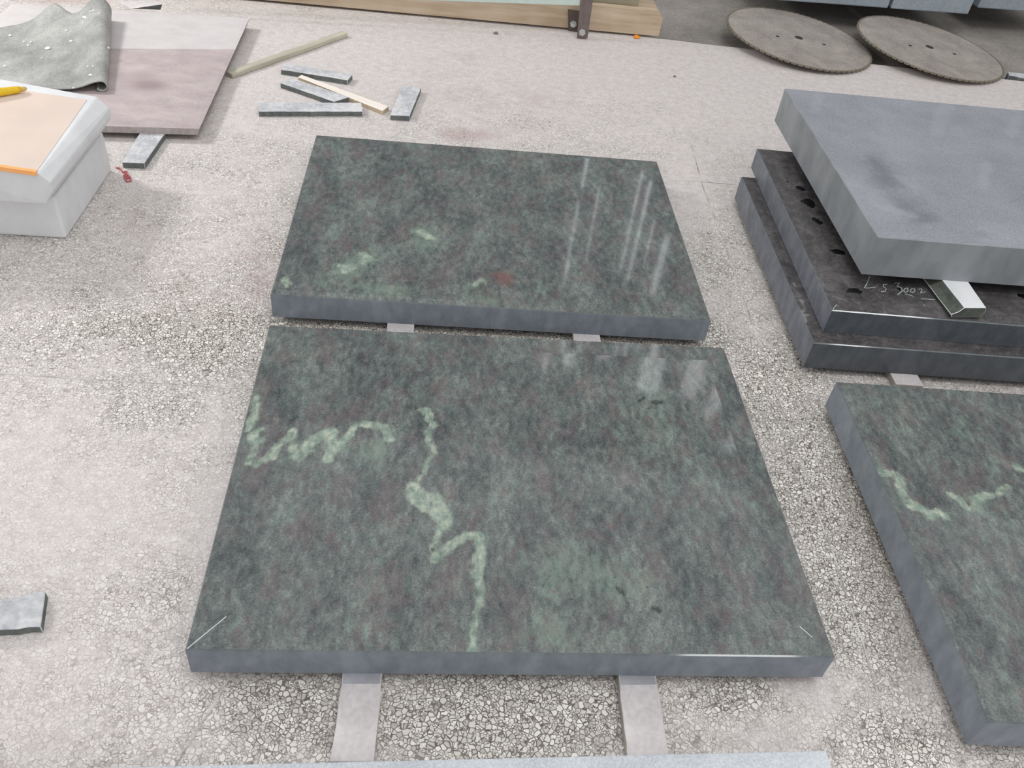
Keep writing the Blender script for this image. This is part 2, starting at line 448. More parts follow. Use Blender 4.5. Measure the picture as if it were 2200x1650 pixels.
def ribbon(name, pts, width, h, mat, parent=None, loc=(0, 0, 0), rz=0):
    "a thin raised stroke along world points (3D), lying flat"
    V = []; Fc = []
    pts = [np.array(p, float) for p in pts]
    for k, p in enumerate(pts):
        a = pts[max(0, k - 1)]; b = pts[min(len(pts) - 1, k + 1)]
        d = (b - a)[:2]; d = d / (np.linalg.norm(d) + 1e-9); nrm = np.array([-d[1], d[0]])
        l = p[:2] + nrm * width / 2; r = p[:2] - nrm * width / 2
        V += [(*l, p[2]), (*r, p[2]), (*r, p[2] + h), (*l, p[2] + h)]
    for k in range(len(pts) - 1):
        i = 4 * k; j = i + 4
        for a in range(4):
            Fc.append((i + a, i + (a + 1) % 4, j + (a + 1) % 4, j + a))
    Fc += [(0, 1, 2, 3), (len(V) - 4, len(V) - 3, len(V) - 2, len(V) - 1)]
    return mesh_obj(name, V, Fc, mat, None, parent, loc, rz)
def tube(name, pts, rads, mat, parent=None, loc=(0, 0, 0), n=14, cap=True, smooth=True):
    V = []; Fc = []
    pts = [Vector(p) for p in pts]
    for k, p in enumerate(pts):
        a = pts[max(0, k - 1)]; b = pts[min(len(pts) - 1, k + 1)]
        d = (b - a).normalized(); u = d.orthogonal().normalized() if k == 0 else (u - d * u.dot(d)).normalized()
        v = d.cross(u)
        for i in range(n):
            t = 2 * math.pi * i / n
            V.append(p + (u * math.cos(t) + v * math.sin(t)) * rads[k])
    for k in range(len(pts) - 1):
        for i in range(n):
            Fc.append((k * n + i, k * n + (i + 1) % n, (k + 1) * n + (i + 1) % n, (k + 1) * n + i))
    if cap:
        Fc += [tuple(range(n)), tuple(range((len(pts) - 1) * n, len(pts) * n))]
    return mesh_obj(name, V, Fc, mat, None, parent, loc, 0, smooth=smooth)
def reparent_local(o, root):
    "keep the world place while hanging o under root"
    o.parent = root
    o.matrix_parent_inverse = (Matrix.Translation(root.location) @ root.rotation_euler.to_matrix().to_4x4()).inverted()

# ------------------------------------------------------------------ the floor
EDGE = [(-4.2, 4.02), (-1.9, 4.40), (-1.0, 4.44), (0.2, 4.43), (.485, 4.395), (.88, 4.421), (1.2, 4.430), (1.471, 4.446), (1.956, 4.484), (2.369, 4.508), (4.6, 4.66)]
EX = [p[0] for p in EDGE]; EY = [p[1] for p in EDGE]
def build_floor():
    xs = np.unique(np.concatenate([np.linspace(-4, -2.4, 24), np.linspace(-2.4, 2.8, 260), np.linspace(2.8, 4.4, 24)]))
    ts = np.linspace(0, 1, 235)
    V = []; 
    for t in ts:
        for x in xs:
            ye = float(np.interp(x, EX, EY)) + .006 * noise.noise(Vector((x * 6, 0, 0)))
            y0 = -.6
            V.append((x, y0 + (ye - y0) * t, 0))
    nx = len(xs); Fc = []; 
    for j in range(len(ts) - 1):
        for i in range(nx - 1):
            k = j * nx + i; Fc.append((k, k + 1, k + 1 + nx, k + nx))
    ntop = len(V)
    base = (len(ts) - 1) * nx
    for i in range(nx): V.append((V[base + i][0], V[base + i][1] + .004, -.12))
    for i in range(nx - 1): Fc.append((base + i, base + i + 1, ntop + i + 1, ntop + i))
    me = bpy.data.meshes.new('floor'); me.from_pydata(V, [], Fc); me.materials.append(M['floor'])
    P = np.array(V)[:, :2]
    dust = np.full(len(P), .5)
    # far part and left part lie deep in dust; the channel between the slabs and the front are swept cleaner; the slab gap is thinned to paint its shade
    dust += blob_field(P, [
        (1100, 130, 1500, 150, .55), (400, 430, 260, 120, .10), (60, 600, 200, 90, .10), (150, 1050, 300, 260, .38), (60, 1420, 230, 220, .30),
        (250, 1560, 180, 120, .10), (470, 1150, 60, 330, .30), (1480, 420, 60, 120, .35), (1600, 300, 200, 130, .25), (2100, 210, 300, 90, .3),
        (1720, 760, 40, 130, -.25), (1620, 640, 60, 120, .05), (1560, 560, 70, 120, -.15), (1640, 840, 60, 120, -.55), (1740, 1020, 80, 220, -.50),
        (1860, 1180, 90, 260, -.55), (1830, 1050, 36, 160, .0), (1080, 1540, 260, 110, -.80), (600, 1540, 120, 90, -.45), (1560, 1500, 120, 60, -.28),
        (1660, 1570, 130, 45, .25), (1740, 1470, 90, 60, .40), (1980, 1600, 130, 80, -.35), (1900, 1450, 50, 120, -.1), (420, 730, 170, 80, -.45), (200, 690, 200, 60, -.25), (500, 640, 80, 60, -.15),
        (330, 900, 120, 60, -.18), (420, 880, 60, 50, -.12), (200, 1330, 80, 60, -.2), (120, 1480, 90, 60, -.12), (470, 1350, 50, 140, -.05), (560, 1480, 120, 20, -.3), (1530, 715, 26, 30, -.8)] + [(640 + k * 105, 699 + k * 5.2, 70, 9, -1.2) for k in range(9)], 0)  # dust thinned along the slab gap to paint its shade darker
    red = blob_field(P, [(1010, 290, 90, 20, .8), (1130, 220, 220, 60, .38), (920, 180, 120, 60, .30), (560, 560, 60, 120, .5), (290, 470, 40, 60, .45), (330, 560, 90, 80, .25),
                         (1000, 120, 120, 30, .25), (160, 2, 120, 10, .9), (430, 640, 120, 60, .25)], 0)
    dirt_shade = blob_field(P, [(1885, 1230, 50, 180, 1.0), (1825, 1080, 34, 120, .9), (1955, 1420, 44, 120, 1.0), (2040, 1590, 60, 60, .6), (520, 860, 22, 140, .30), (455, 1280, 26, 180, .45), (420, 1400, 30, 80, .5),  # painted shade beside and under the slabs, along with floor dirt
                          (290, 420, 50, 70, .4), (560, 620, 40, 90, .3), (1530, 470, 40, 60, .2), (1560, 640, 40, 120, .3), *[(640 + k * 105, 699 + k * 5.2, 70, 9, .9) for k in range(9)], (1000, 1470, 640, 12, .6)], 0)  # shade of the slab gap and front edge painted in too
    set_attr(me, 'dust', dust); set_attr(me, 'red', red); set_attr(me, 'dirt_shade', dirt_shade); set_attr(me, 'joint', np.zeros(len(P)))
    o = bpy.data.objects.new('floor', me); COL.objects.link(o); tag(o, kind='structure')
build_floor()
lo = mesh_obj('floor', [(-6, 3.9, -.035), (6, 3.9, -.035), (6, 9.0, -.035), (-6, 9.0, -.035)], [(0, 1, 2, 3)], M['concrete']); tag(lo, kind='structure')
# bay joints, narrow strips let into the terrazzo
def joint(pts, width=.0035):
    n = 60
    P = [np.array(p, float) for p in pts]
    L = [0]
    for a, b in zip(P[:-1], P[1:]): L.append(L[-1] + np.linalg.norm(b - a))
    out = []
    for t in np.linspace(0, L[-1], n):
        out.append((np.interp(t, L, [p[0] for p in P]) + .0015 * noise.noise(Vector((t * 9, 1, 0))), np.interp(t, L, [p[1] for p in P]) + .0015 * noise.noise(Vector((t * 9, 5, 0))), 0.0))
    return ribbon('trim', out, width, .0006, M['joint_line'])
def jm():
    t = NT('worn_joint', .7, .2)
    n = t.noise(t.coord(kind='Object'), 9, 5, .75)
    t.color(t.ramp(n, [(.36, srgb(138, 134, 131)), (.52, srgb(186, 182, 179)), (.62, srgb(208, 204, 202))])); M['joint_line'] = t.m
jm()
JT = [
    [(-2.3, 1.34), (-1.239, 1.461), (-.755, 1.515), (.642, 1.679), (.843, 1.698), (2.4, 1.88)],
    [(.575, 3.3), (.599, 2.909), (.631, 2.647), (.711, 1.862), (.738, 1.622), (.756, 1.385), (.772, 1.246), (.79, 1.047), (.803, .803), (.815, .5)],
    [(.40, 2.915), (.602, 2.949), (1.2, 3.02)],
    [(-.40, 1.0), (-.441, .768), (-.475, .6), (-.50, .4)]]
for k, j in enumerate(JT):
    o = joint(j, .004 if k != 2 else .003); o.name = 'trim_%d' % (k + 1); tag(o, kind='structure')

# ------------------------------------------------------------------ the two green slabs in the middle, and the one at the right
PA = (-.5033, .7611, .1406, 1.1939, .9163, .0751, .022)
PB = (-.6676, 1.7950, .1302, 1.2037, .9273, .0733, .022)
PC = (.9340, .8289, .1093, 1.2039, .9193, .0869, .022)
FA = dict(vein=[
    [(551, 855, 12), (547, 895, 16), (533, 920, 14)], [(558, 927, 10), (538, 940, 16), (562, 949, 8)], [(533, 996, 10), (548, 999, 14), (584, 982, 22)], [(540, 940, 14), (552, 960, 8), (537, 985, 6)],
    [(584, 982, 18), (605, 949, 8), (631, 927, 8)], [(631, 927, 8), (629, 967, 12), (642, 985, 20), (664, 955, 16), (672, 948, 22), (690, 940, 18), (712, 930, 24), (716, 962, 20), (704, 990, 14), (735, 955, 10), (765, 918, 10)],
    [(765, 916, 10), (790, 914, 16), (831, 920, 16), (834, 946, 22)],
    [(904, 882, 10), (918, 884, 14), (922, 905, 14), (934, 918, 10), (918, 936, 7), (918, 949, 7), (934, 962, 4)], [(934, 962, 2), (915, 1005, 2), (896, 1033, 2)],
    [(886, 1044, 16), (896, 1066, 46), (924, 1084, 62), (942, 1100, 48), (957, 1124, 18), (944, 1142, 6)], [(944, 1140, 6), (934, 1170, 4), (928, 1190, 5)],
    [(929, 1204, 12), (962, 1178, 24), (1000, 1156, 22), (1030, 1154, 14), (1030, 1189, 18), (1020, 1244, 18), (1032, 1272, 16), (1024, 1300, 10), (1018, 1345, 6), (1016, 1400, 5)]],
    green_blobs=[(1200, 1210, 110, 60, .55), (1340, 1260, 130, 70, .6), (1180, 1330, 60, 90, .5), (1400, 850, 90, 80, .35), (1370, 930, 90, 100, .3), (1480, 1000, 120, 120, .25), (815, 980, 40, 40, .55), (750, 960, 120, 40, .35),
                 (500, 1150, 60, 120, .22), (470, 1280, 60, 70, .25), (760, 1360, 120, 25, .3), (1290, 1370, 300, 25, .35), (1690, 1200, 40, 90, .35), (900, 860, 60, 60, .3), (1250, 1020, 120, 120, .15), (950, 1100, 60, 60, .3)],
    dark=[[(1372, 862, 8), (1380, 858, 8)], [(1405, 868, 14), (1418, 868, 8)], [(1395, 880, 5)], [(1330, 1267, 10), (1340, 1276, 6)], [(1322, 1243, 7)], [(1170, 1262, 9)], [(1180, 1240, 6)], [(1400, 1310, 10), (1420, 1316, 8)], [(1375, 1318, 6)],
          [(1230, 1290, 5)], [(1350, 1240, 5)], [(1280, 1315, 6)], [(1390, 1265, 6)], [(1220, 1232, 5)], [(1462, 838, 5)], [(1330, 838, 5)], [(935, 1172, 5), (930, 1186, 6)], [(765, 930, 5)]], dark_soft=.005,
    rust=[[(1306, 1127, 10), (1308, 1133, 8)], [(1282, 1002, 4)], [(1170, 1230, 5)], [(1190, 1274, 7)], [(1390, 1250, 8)], [(1365, 1216, 5)], [(1310, 1228, 5)], [(1250, 1340, 4)], [(1395, 896, 5)], [(1350, 890, 4)], [(1265, 1300, 4)]], rust_soft=.004,
    rust_blobs=[(840, 1135, 22, 14, .5), (568, 1160, 18, 14, .4), (1180, 1290, 60, 30, .25), (1380, 1260, 50, 30, .3), (1530, 1060, 26, 20, .25), (660, 1000, 90, 26, .15), (620, 945, 14, 8, .4)])
FB = dict(vein=[[(742, 583, 16), (735, 572, 10), (752, 578, 14)], [(778, 548, 14), (792, 556, 20), (780, 566, 12)], [(614, 604, 14), (616, 612, 8)], [(1020, 612, 10), (1035, 606, 8)], [(905, 500, 16), (925, 512, 16)]], vein_soft=.02,
    green_blobs=[(905, 510, 50, 40, .7), (750, 580, 50, 30, .7), (830, 625, 90, 22, .75), (700, 610, 60, 25, .35), (1020, 620, 50, 25, .6), (1060, 648, 60, 14, .6), (1165, 620, 40, 25, .55), (1220, 470, 14, 120, .45), (930, 430, 30, 90, .25), (790, 550, 40, 30, .6), (1000, 320, 20, 40, .3), (600, 640, 40, 12, .5)],
    dark_blobs=[(880, 620, 20, 20, .5), (930, 625, 30, 20, .4), (1040, 645, 20, 12, .4), (940, 590, 20, 20, .3)],
    rust_blobs=[(1088, 602, 30, 26, .85), (1062, 590, 26, 12, .4), (950, 560, 22, 14, .35)])
FC = dict(vein=[[(1885, 1014, 20), (1912, 1018, 18), (1931, 1024, 18), (1940, 1058, 16), (1952, 1082, 18), (1976, 1091, 16), (1996, 1107, 20), (2018, 1103, 16), (2031, 1112, 12)], [(2045, 1064, 12), (2060, 1073, 10), (2080, 1093, 10), (2092, 1092, 10), (2093, 1074, 10), (2116, 1065, 14), (2144, 1062, 6), (2166, 1046, 6)], [(2176, 1000, 10), (2200, 1014, 12), (2230, 1020, 12)]],
    green_blobs=[(2055, 920, 30, 50, .5), (2100, 1080, 60, 30, .5), (1930, 900, 50, 70, .3), (2170, 1130, 40, 60, .4), (2180, 1250, 60, 90, .2), (2190, 900, 60, 60, .3), (2050, 1320, 40, 60, .2), (2010, 870, 60, 20, .3)],
    dark_blobs=[(1905, 1045, 20, 14, .55)])
G1 = 'green granite slabs on the workshop floor'
oA = slab('stone_slab', PA, [M['granite'], M['granite_side'], M['arris']], .006, .062, .004, FA)
tag(oA, 'large green granite slab with zigzag pale veins, nearest of the two in the middle', 'slab', G1)
oB = slab('stone_slab', PB, [M['granite'], M['granite_side'], M['arris']], .007, .022, .002, FB)
tag(oB, 'green granite slab with a rusty red spot, just behind the slab with the zigzag veins', 'slab', G1)
oC = slab('stone_slab', PC, [M['granite'], M['granite_side'], M['arris']], .007, 0, 0, FC)
tag(oC, 'green granite slab cut off by the right edge, in front of the dark stack', 'slab', G1)
# ------------------------------------------------------------------ the stack at the right
PD3 = (.8004, 1.8953, .1071, 1.30, .9256, .0874, .022)
PD2 = (.8330, 1.9473, .0960, 1.30, .9434, .0746, .1134)
PD1 = (.9279, 2.0860, .1164, 1.30, .9703, .1215, .2280)
FD2 = dict(dark=[[(1717, 408, 13), (1722, 410, 11)], [(1722, 436, 6), (1735, 438, 24), (1742, 444, 18)], [(1752, 476, 17), (1758, 480, 14)], [(1796, 545, 20), (1806, 547, 18)], [(1822, 630, 4), (1833, 627, 16), (1842, 631, 11)], [(1690, 392, 4)], [(2190, 638, 14), (2200, 640, 16)], [(1930, 625, 6)]], dark_soft=.006,
    vein_blobs=[(1690, 360, 16, 10, .2), (1780, 492, 8, 6, .55), (1805, 652, 20, 10, .3)])
FD3 = dict(vein=[[(1716, 622, 2), (1722, 650, 1.5), (1727, 672, 2), (1742, 680, 1.5)], [(1705, 610, 1.5), (1712, 640, 1)], [(1730, 690, 1.5), (1720, 668, 1)]], vein_soft=.008, dark_blobs=[(1622, 408, 20, 14, .3)])
FD1 = dict(dark_blobs=[(1870, 345, 50, 35, .55), (1910, 390, 55, 40, .7), (1960, 440, 50, 26, .6), (1975, 475, 60, 16, .55), (2110, 505, 50, 16, .4), (2000, 460, 30, 20, .3)],
    vein=[[(1760, 205, 8), (1748, 240, 10)], [(2035, 228, 22), (2018, 262, 18), (2010, 290, 8)], [(2120, 350, 6), (2110, 400, 6)], [(1880, 440, 5), (1960, 462, 6)], [(1930, 380, 5), (1958, 400, 6)], [(2190, 250, 8), (2170, 290, 6)]], vein_soft=.03)
G2 = 'slabs stacked at the right'
oD3 = slab('stone_slab', PD3, [M['dusty_dark'], M['dark_side'], M['arris'], M['dark_front']], .012, .05, .0036, FD3)
tag(oD3, 'dark granite slab at the bottom of the right-hand stack', 'slab', G2)
oD2 = slab('stone_slab', PD2, [M['dusty_dark'], M['dark_side'], M['arris'], M['dark_front']], .008, .05, .006, FD2)
tag(oD2, 'dark granite slab with black spots and chalk writing, middle of the stack', 'slab', G2)
oD1 = slab('stone_slab', PD1, [M['grey_top'], M['grey_side'], M['grey_side']], .01, 0, 0, FD1, bevel=.002)
tag(oD1, 'thick matt grey slab on top of the right-hand stack', 'slab', G2)

def on_top(px, py, z): 
    p = un(px, py, z); return (p[0], p[1], z)
def local_child(root, name, wpts, width, h, mat):
    o = ribbon(name, wpts, width, h, mat); reparent_local(o, root); return o
# corner highlights of the nearest slab, put in as thin pale strips
def bev_pts(a, b, z0, z1, n=8):
    return [tuple(np.array(on_top(a[0] + (b[0] - a[0]) * t, a[1] + (b[1] - a[1]) * t, z0 + (z1 - z0) * t))) for t in np.linspace(0, 1, n)]
zt = PA[5] + PA[6]
for a, b in (((402, 1394), (486, 1325)), ((1766, 1388), (1718, 1346))):
    o = local_child(oA, 'mitre_highlight', bev_pts(a, b, zt - .0003, zt + .0038), .0017, .0006, M['line']); o['label'] = 'highlight across the mitred corner, put in as a thin pale strip'
# chalk writing on the middle slab of the stack:  L s 3 0 0 2
CH = [
    [(1869, 594), (1864, 606), (1857, 619), (1868, 619), (1881, 617)],
    [(1906, 611), (1898, 611), (1897, 616), (1904, 620), (1902, 626), (1893, 627)],
    [(1922, 609), (1933, 608), (1927, 615), (1936, 618), (1939, 625), (1930, 632), (1928, 634)],
    [(1944, 620), (1941, 625), (1945, 629), (1951, 625), (1950, 619), (1944, 620)],
    [(1958, 621), (1955, 626), (1960, 629), (1966, 625), (1964, 620), (1958, 621)],
    [(1973, 622), (1979, 620), (1981, 624), (1977, 629), (1989, 627)],
    [(1944, 632), (1954, 634), (1962, 637)], [(1979, 642), (1995, 643), (2009, 644)], [(1790, 664), (1797, 655)], [(1984, 655), (1988, 657)]]
zt2 = PD2[5] + PD2[6] + .006
wr = []
V = []; Fc = []
root = oD2
chalk = None
def merge_strokes(name, strokes, z, width, h, mat):
    V = []; Fc = []
    for st in strokes:
        pts = [np.array(on_top(x, y, z)) for x, y in st]
        dense = []
        for a, b in zip(pts[:-1], pts[1:]):
            for t in np.linspace(0, 1, 5)[:-1]: dense.append(a + (b - a) * t)
        dense.append(pts[-1]); pts = dense
        o = len(V)
        for k, p in enumerate(pts):
            a = pts[max(0, k - 2)]; b = pts[min(len(pts) - 1, k + 2)]
            d = (b - a)[:2]; d = d / (np.linalg.norm(d) + 1e-9); nr = np.array([-d[1], d[0]])
            w = width * (.8 + .5 * noise.noise(Vector((k * .6, len(V) * .1, 0))))
            l = p[:2] + nr * w / 2; r = p[:2] - nr * w / 2
            V += [(*l, z), (*r, z), (*r, z + h), (*l, z + h)]
        for k in range(len(pts) - 1):
            i = o + 4 * k; j = i + 4
            for a in range(4): Fc.append((i + a, i + (a + 1) % 4, j + (a + 1) % 4, j + a))
        Fc.append((o, o + 1, o + 2, o + 3)); e = len(V) - 4; Fc.append((e, e + 1, e + 2, e + 3))
    return mesh_obj(name, V, Fc, mat)
chalk = merge_strokes('chalk_writing', CH, zt2 - .0002, .0026, .0006, M['chalk'])
reparent_local(chalk, oD2); chalk['label'] = 'white chalk writing on the stone'

# stone strips under and between slabs
S2 = 'stone strips the slabs rest on'
STR = (M['strip_top'], M['strip_side'])
zs = .022
def line_strip(name, a, b, width_l, ztop, z0, mats, **k):
    a = np.array(a[:2]); b = np.array(b[:2]); d = b - a; d /= np.linalg.norm(d); n_ = np.array([-d[1], d[0]])
    return block(name, [a + n_ * width_l / 2, b + n_ * width_l / 2, b - n_ * width_l / 2, a - n_ * width_l / 2], ztop, z0, mats, **k)
def front_strip(pts, label):
    q = [un(x, y, zs) for x, y in pts]          # near-left, near-right, far-right, far-left
    d0 = (q[3] - q[0]); d1 = (q[2] - q[1])
    ext = 2.6
    quad = [q[0], q[0] + d0 * ext, q[1] + d1 * ext, q[1]]
    # start a bit nearer so the far slab's margin of the picture hides its end
    quad[0] = q[0] - d0 * .05; quad[3] = q[1] - d1 * .05
    o = block('stone_strip', quad, zs, 0, (M['pale_top'], M['pale_side'], M['damp_top']), rough=.003, bevel=.002, cut=.29)
    tag(o, label, 'strip', S2); return o
front_strip([(710, 1627), (806, 1627), (820, 1452), (735, 1452)], 'left one of the two pale strips sticking out in front of the veined slab')
front_strip([(1347, 1620), (1438, 1616), (1410, 1455), (1330, 1456)], 'right one of the two pale strips sticking out in front of the veined slab')
for (xa, xb, ya, yb, lab) in ((832, 890, 696, 698, 'left one of the two short pale strips in the gap between the middle slabs'), (1231, 1289, 718, 721, 'right one of the two short pale strips in the gap between the middle slabs')):
    a = un(xa, ya, zs); b = un(xb, yb, zs)
    ctr = (a + b)[:2] / 2; wd = np.linalg.norm((b - a)[:2])
    dr = np.array([-math.sin(.135), math.cos(.135)])
    o = line_strip('stone_strip', ctr - dr * .16, ctr + dr * .22, wd, zs - .0002, 0, (M['pale_top'], M['pale_side']), rough=.001, bevel=.0015); tag(o, lab, 'strip', S2)
dr = np.array([-math.sin(.107), math.cos(.107)])
a = un(1926, 826, zs)[:2]; b = un(1984, 828, zs)[:2]
o = line_strip('stone_strip', (a + b) / 2, (a + b) / 2 + dr * .42, np.linalg.norm(b - a), zs - .0002, 0, (M['pale_top'], M['pale_side']), rough=.001); tag(o, 'pale strip poking out from under the bottom slab of the stack', 'strip', S2)
q = [un(2030, 607, .228), un(2083, 609, .228), un(2119, 661, .228), un(2073, 661, .228)]
dv0 = q[0] - q[3]; dv1 = q[1] - q[2]
quad = [q[3], q[3] + dv0 * 3.2, q[2] + dv1 * 3.2, q[2]]
def spacer_strip():
    z1, z0 = .2278, .1941
    q0 = [p[:2] for p in quad]
    V = []; n = 10
    Fc = []; fm = []
    for k in range(n + 1):
        t = k / n
        a = q0[0] * (1 - t) + q0[1] * t; b = q0[3] * (1 - t) + q0[2] * t
        w = (b - a) / np.linalg.norm(b - a)
        lo_ = .030 if True else 0
        # wider underneath: the strip is a rough off-cut with a sloping left flank and rounded foot
        prof = [(a, z1), (b, z1), (b + w * .004, z1 - .012), (b + w * .002, z0), (a - w * lo_ * .8, z0), (a - w * lo_, z0 + .010), (a - w * .012, z1 - .014)]
        nz = .0015 * noise.noise(Vector((t * 8, 3, 0)))
        for p, z in prof: V.append((p[0] + nz, p[1], z))
    m = 7
    for k in range(n):
        for i in range(m):
            Fc.append((k * m + i, k * m + (i + 1) % m, (k + 1) * m + (i + 1) % m, (k + 1) * m + i)); fm.append(0 if i == 0 else 1)
    Fc += [tuple(range(m)), tuple(range(n * m, n * m + m))]; fm += [1, 1]
    c0 = (q0[0] + q0[2]) / 2
    return mesh_obj('stone_strip', V, Fc, (M['marble'], M['spacer_side']), fm, None, (c0[0], c0[1], z0), 0, .0015)
tag(spacer_strip(), 'white-topped spacer strip between the top grey slab and the chalk-marked slab', 'strip', S2)

# light grey slab along the bottom edge of the photo
a = un(1775, 1612, .05)[:2]; b = un(240, 1648, .05)[:2]; e = un(1792, 1650, .05)[:2]
dx = (b - a) / np.linalg.norm(b - a); dy = np.array([-dx[1], dx[0]])
if dy[1] > 0: dy = -dy
quadP = [a, a + dx * 1.6, a + dx * 1.6 + dy * .5, a + dy * .5]
o = block('stone_slab', quadP, .05, .0222, (M['light_granite'], M['light_granite']), bevel=.002)
tag(o, 'light grey granite slab cut off along the bottom edge of the photo', 'slab')

# ------------------------------------------------------------------ loose stone strips on the floor
S3 = 'loose stone strips lying on the dusty floor'
def loose(pq, h, label, rough=.002):
    o = pblock('stone_strip', pq, h, 0, STR, rough=rough, bevel=.0015); tag(o, label, 'strip', S3); return o
loose([(615, 136), (757, 160), (747, 172), (603, 149)], .022, 'rearmost of the four loose dark stone strips, behind the pale lath')
loose([(633, 169), (750, 208.5), (718, 218), (602, 178)], .022, 'loose dark stone strip lying along the front of the pale wooden lath')
loose([(556, 219), (776, 221), (779, 239), (555, 239)], .022, 'longest loose stone strip, nearest the green slabs')
loose([(864, 185), (905, 187), (880, 249), (838, 247)], .022, 'short loose stone strip lying apart, right of the wooden lath')
q = [un(296, 293, .021), un(350, 293, .021), un(310, 351, .021), un(262, 349, .021)]
o = block('stone_strip', [q[3][:2], (q[3] + (q[0] - q[3]) * 2.2)[:2], (q[2] + (q[1] - q[2]) * 2.2)[:2], q[2][:2]], .0218, 0, STR, rough=.001)
tag(o, 'stone strip sticking out from under the mauve sheet', 'strip', S2)
a = [un(98, 1268, .022), un(87, 1346, .022), un(0, 1352, .022), un(0, 1290, .022)]
dl = a[2] - a[1]; dl /= np.linalg.norm(dl); 
quadM = [a[0][:2], a[1][:2], (a[1] + dl * .28)[:2], (a[0] + (a[3] - a[0]) / np.linalg.norm(a[3] - a[0]) * .28)[:2]]
o = block('stone_strip', quadM, .022, 0, (M['strip_top'], M['strip_side']), rough=.004, bevel=.002); tag(o, 'dark stone strip end at the left edge, alone beside the veined slab', 'strip', S3)

# wooden lath and stick
o = pblock('wooden_lath', [(640, 165), (648, 160.5), (835, 228), (822, 238)], .018, 0, (M['lath'], M['lath_side']), rough=.0008); tag(o, 'pale thin wooden lath lying between the loose stone strips', 'lath')
p0 = un(492, 156, .0205); p1 = un(741, 68, .0205)
d = (p1 - p0)[:2]; d /= np.linalg.norm(d)
o = line_strip('wooden_stick', p0[:2] + d * .0, p1[:2], .036, .0205, 0, (M['stick'], M['stick']), rough=.004, bevel=.004); tag(o, 'long greyish wooden stick lying aslant beside the mauve sheet', 'stick')

# ------------------------------------------------------------------ mauve slate sheet at the left
tr = un(536, 38, .047)[:2]; brr = un(428, 276, .047)[:2]; bl_ = un(229, 270, .047)[:2]
ey = tr - brr; Ld = np.linalg.norm(ey); ey /= Ld; ex = bl_ - brr; ex /= np.linalg.norm(ex)
Wd = .98
def sheet():
    nu, nv = 60, 70
    V = []; Fc = []; fm = []
    exb = un(239, 20, .047)[:2] - tr; exb /= np.linalg.norm(exb)
    for j in range(nv + 1):
        for i in range(nu + 1):
            t = j / nv; u = i / nu
            p = (brr + ex * Wd * u) * (1 - t) + (tr + exb * Wd * u) * t
            V.append((p[0], p[1], .047))
    for j in range(nv):
        for i in range(nu):
            k = j * (nu + 1) + i; Fc.append((k, k + 1, k + nu + 2, k + nu + 1)); fm.append(0)
    ring = list(range(nu + 1)) + [j * (nu + 1) + nu for j in range(1, nv + 1)] + [nv * (nu + 1) + i for i in range(nu - 1, -1, -1)] + [j * (nu + 1) for j in range(nv - 1, 0, -1)]
    n = len(ring); lo_ = []
    for k, r in enumerate(ring):
        x, y, z = V[r]
        V[r] = (x, y, z - .0015)
        q = .0035 * noise.noise(Vector((x * 22, y * 22, 4)))
        q2 = ex * (.010 if r % (nu + 1) == 0 else 0)
        lo_.append(len(V)); V.append((x + q + q2[0], y + q + q2[1], .022))
    for k in range(n):
        Fc.append((ring[k], ring[(k + 1) % n], lo_[(k + 1) % n], lo_[k])); fm.append(1)
    Fc.append(tuple(lo_)); fm.append(1)
    ctr = (tr + brr) / 2 + ex * Wd / 2
    o = mesh_obj('slate_sheet', V, Fc, (M['sheet'], M['sheet_side']), fm, None, (ctr[0], ctr[1], .022), 0)
    P = np.array([(v.co.x + ctr[0], v.co.y + ctr[1]) for v in o.data.vertices])
    a = un(254, 104.5, .047)[:2]; b = un(506, 106, .047)[:2]; ab = b - a; ab /= np.linalg.norm(ab); nr = np.array([-ab[1], ab[0]])
    dd = (P - a) @ nr
    set_attr(o.data, 'dust', np.clip(.5 + dd * 25, 0, 1))
    set_attr(o.data, 'dark', blob_field(P, [(320, 183, 55, 16, .9), (300, 160, 60, 10, .4), (430, 160, 40, 20, .35), (250, 150, 16, 60, .3)], .047) + .0)
    return o
tag(sheet(), 'mauve stone sheet, upper half dusted pale, beside the white slabs', 'sheet')
# pale strip beyond the sheet
def far_strip():
    z = .047
    a = un(349, 9, .072); b = un(285, 19, .049); t2 = un(352, 20, z)
    A1 = un(338, 3, .074); 
    top = [un(349, 9, .074), un(283, 18.5, .0485), un(250, 4, .0485), un(330, 0, .074)]
    bot = [un(345, 21, .0475), un(283, 19, .0475), un(250, 5, .0475), un(328, 11, .0475)]
    V = [tuple(p) for p in top + bot]
    Fc = [(0, 1, 2, 3), (0, 1, 5, 4), (1, 2, 6, 5), (2, 3, 7, 6), (3, 0, 4, 7), (4, 5, 6, 7)]
    return mesh_obj('stone_strip', V, Fc, (M['pale_top'], M['strip_side']), [0, 1, 1, 1, 1, 1], None, tuple(sum(bot) / 4), 0, .001)
tag(far_strip(), 'pale wedge-like strip with dark edge on the back of the mauve sheet', 'strip', S3)

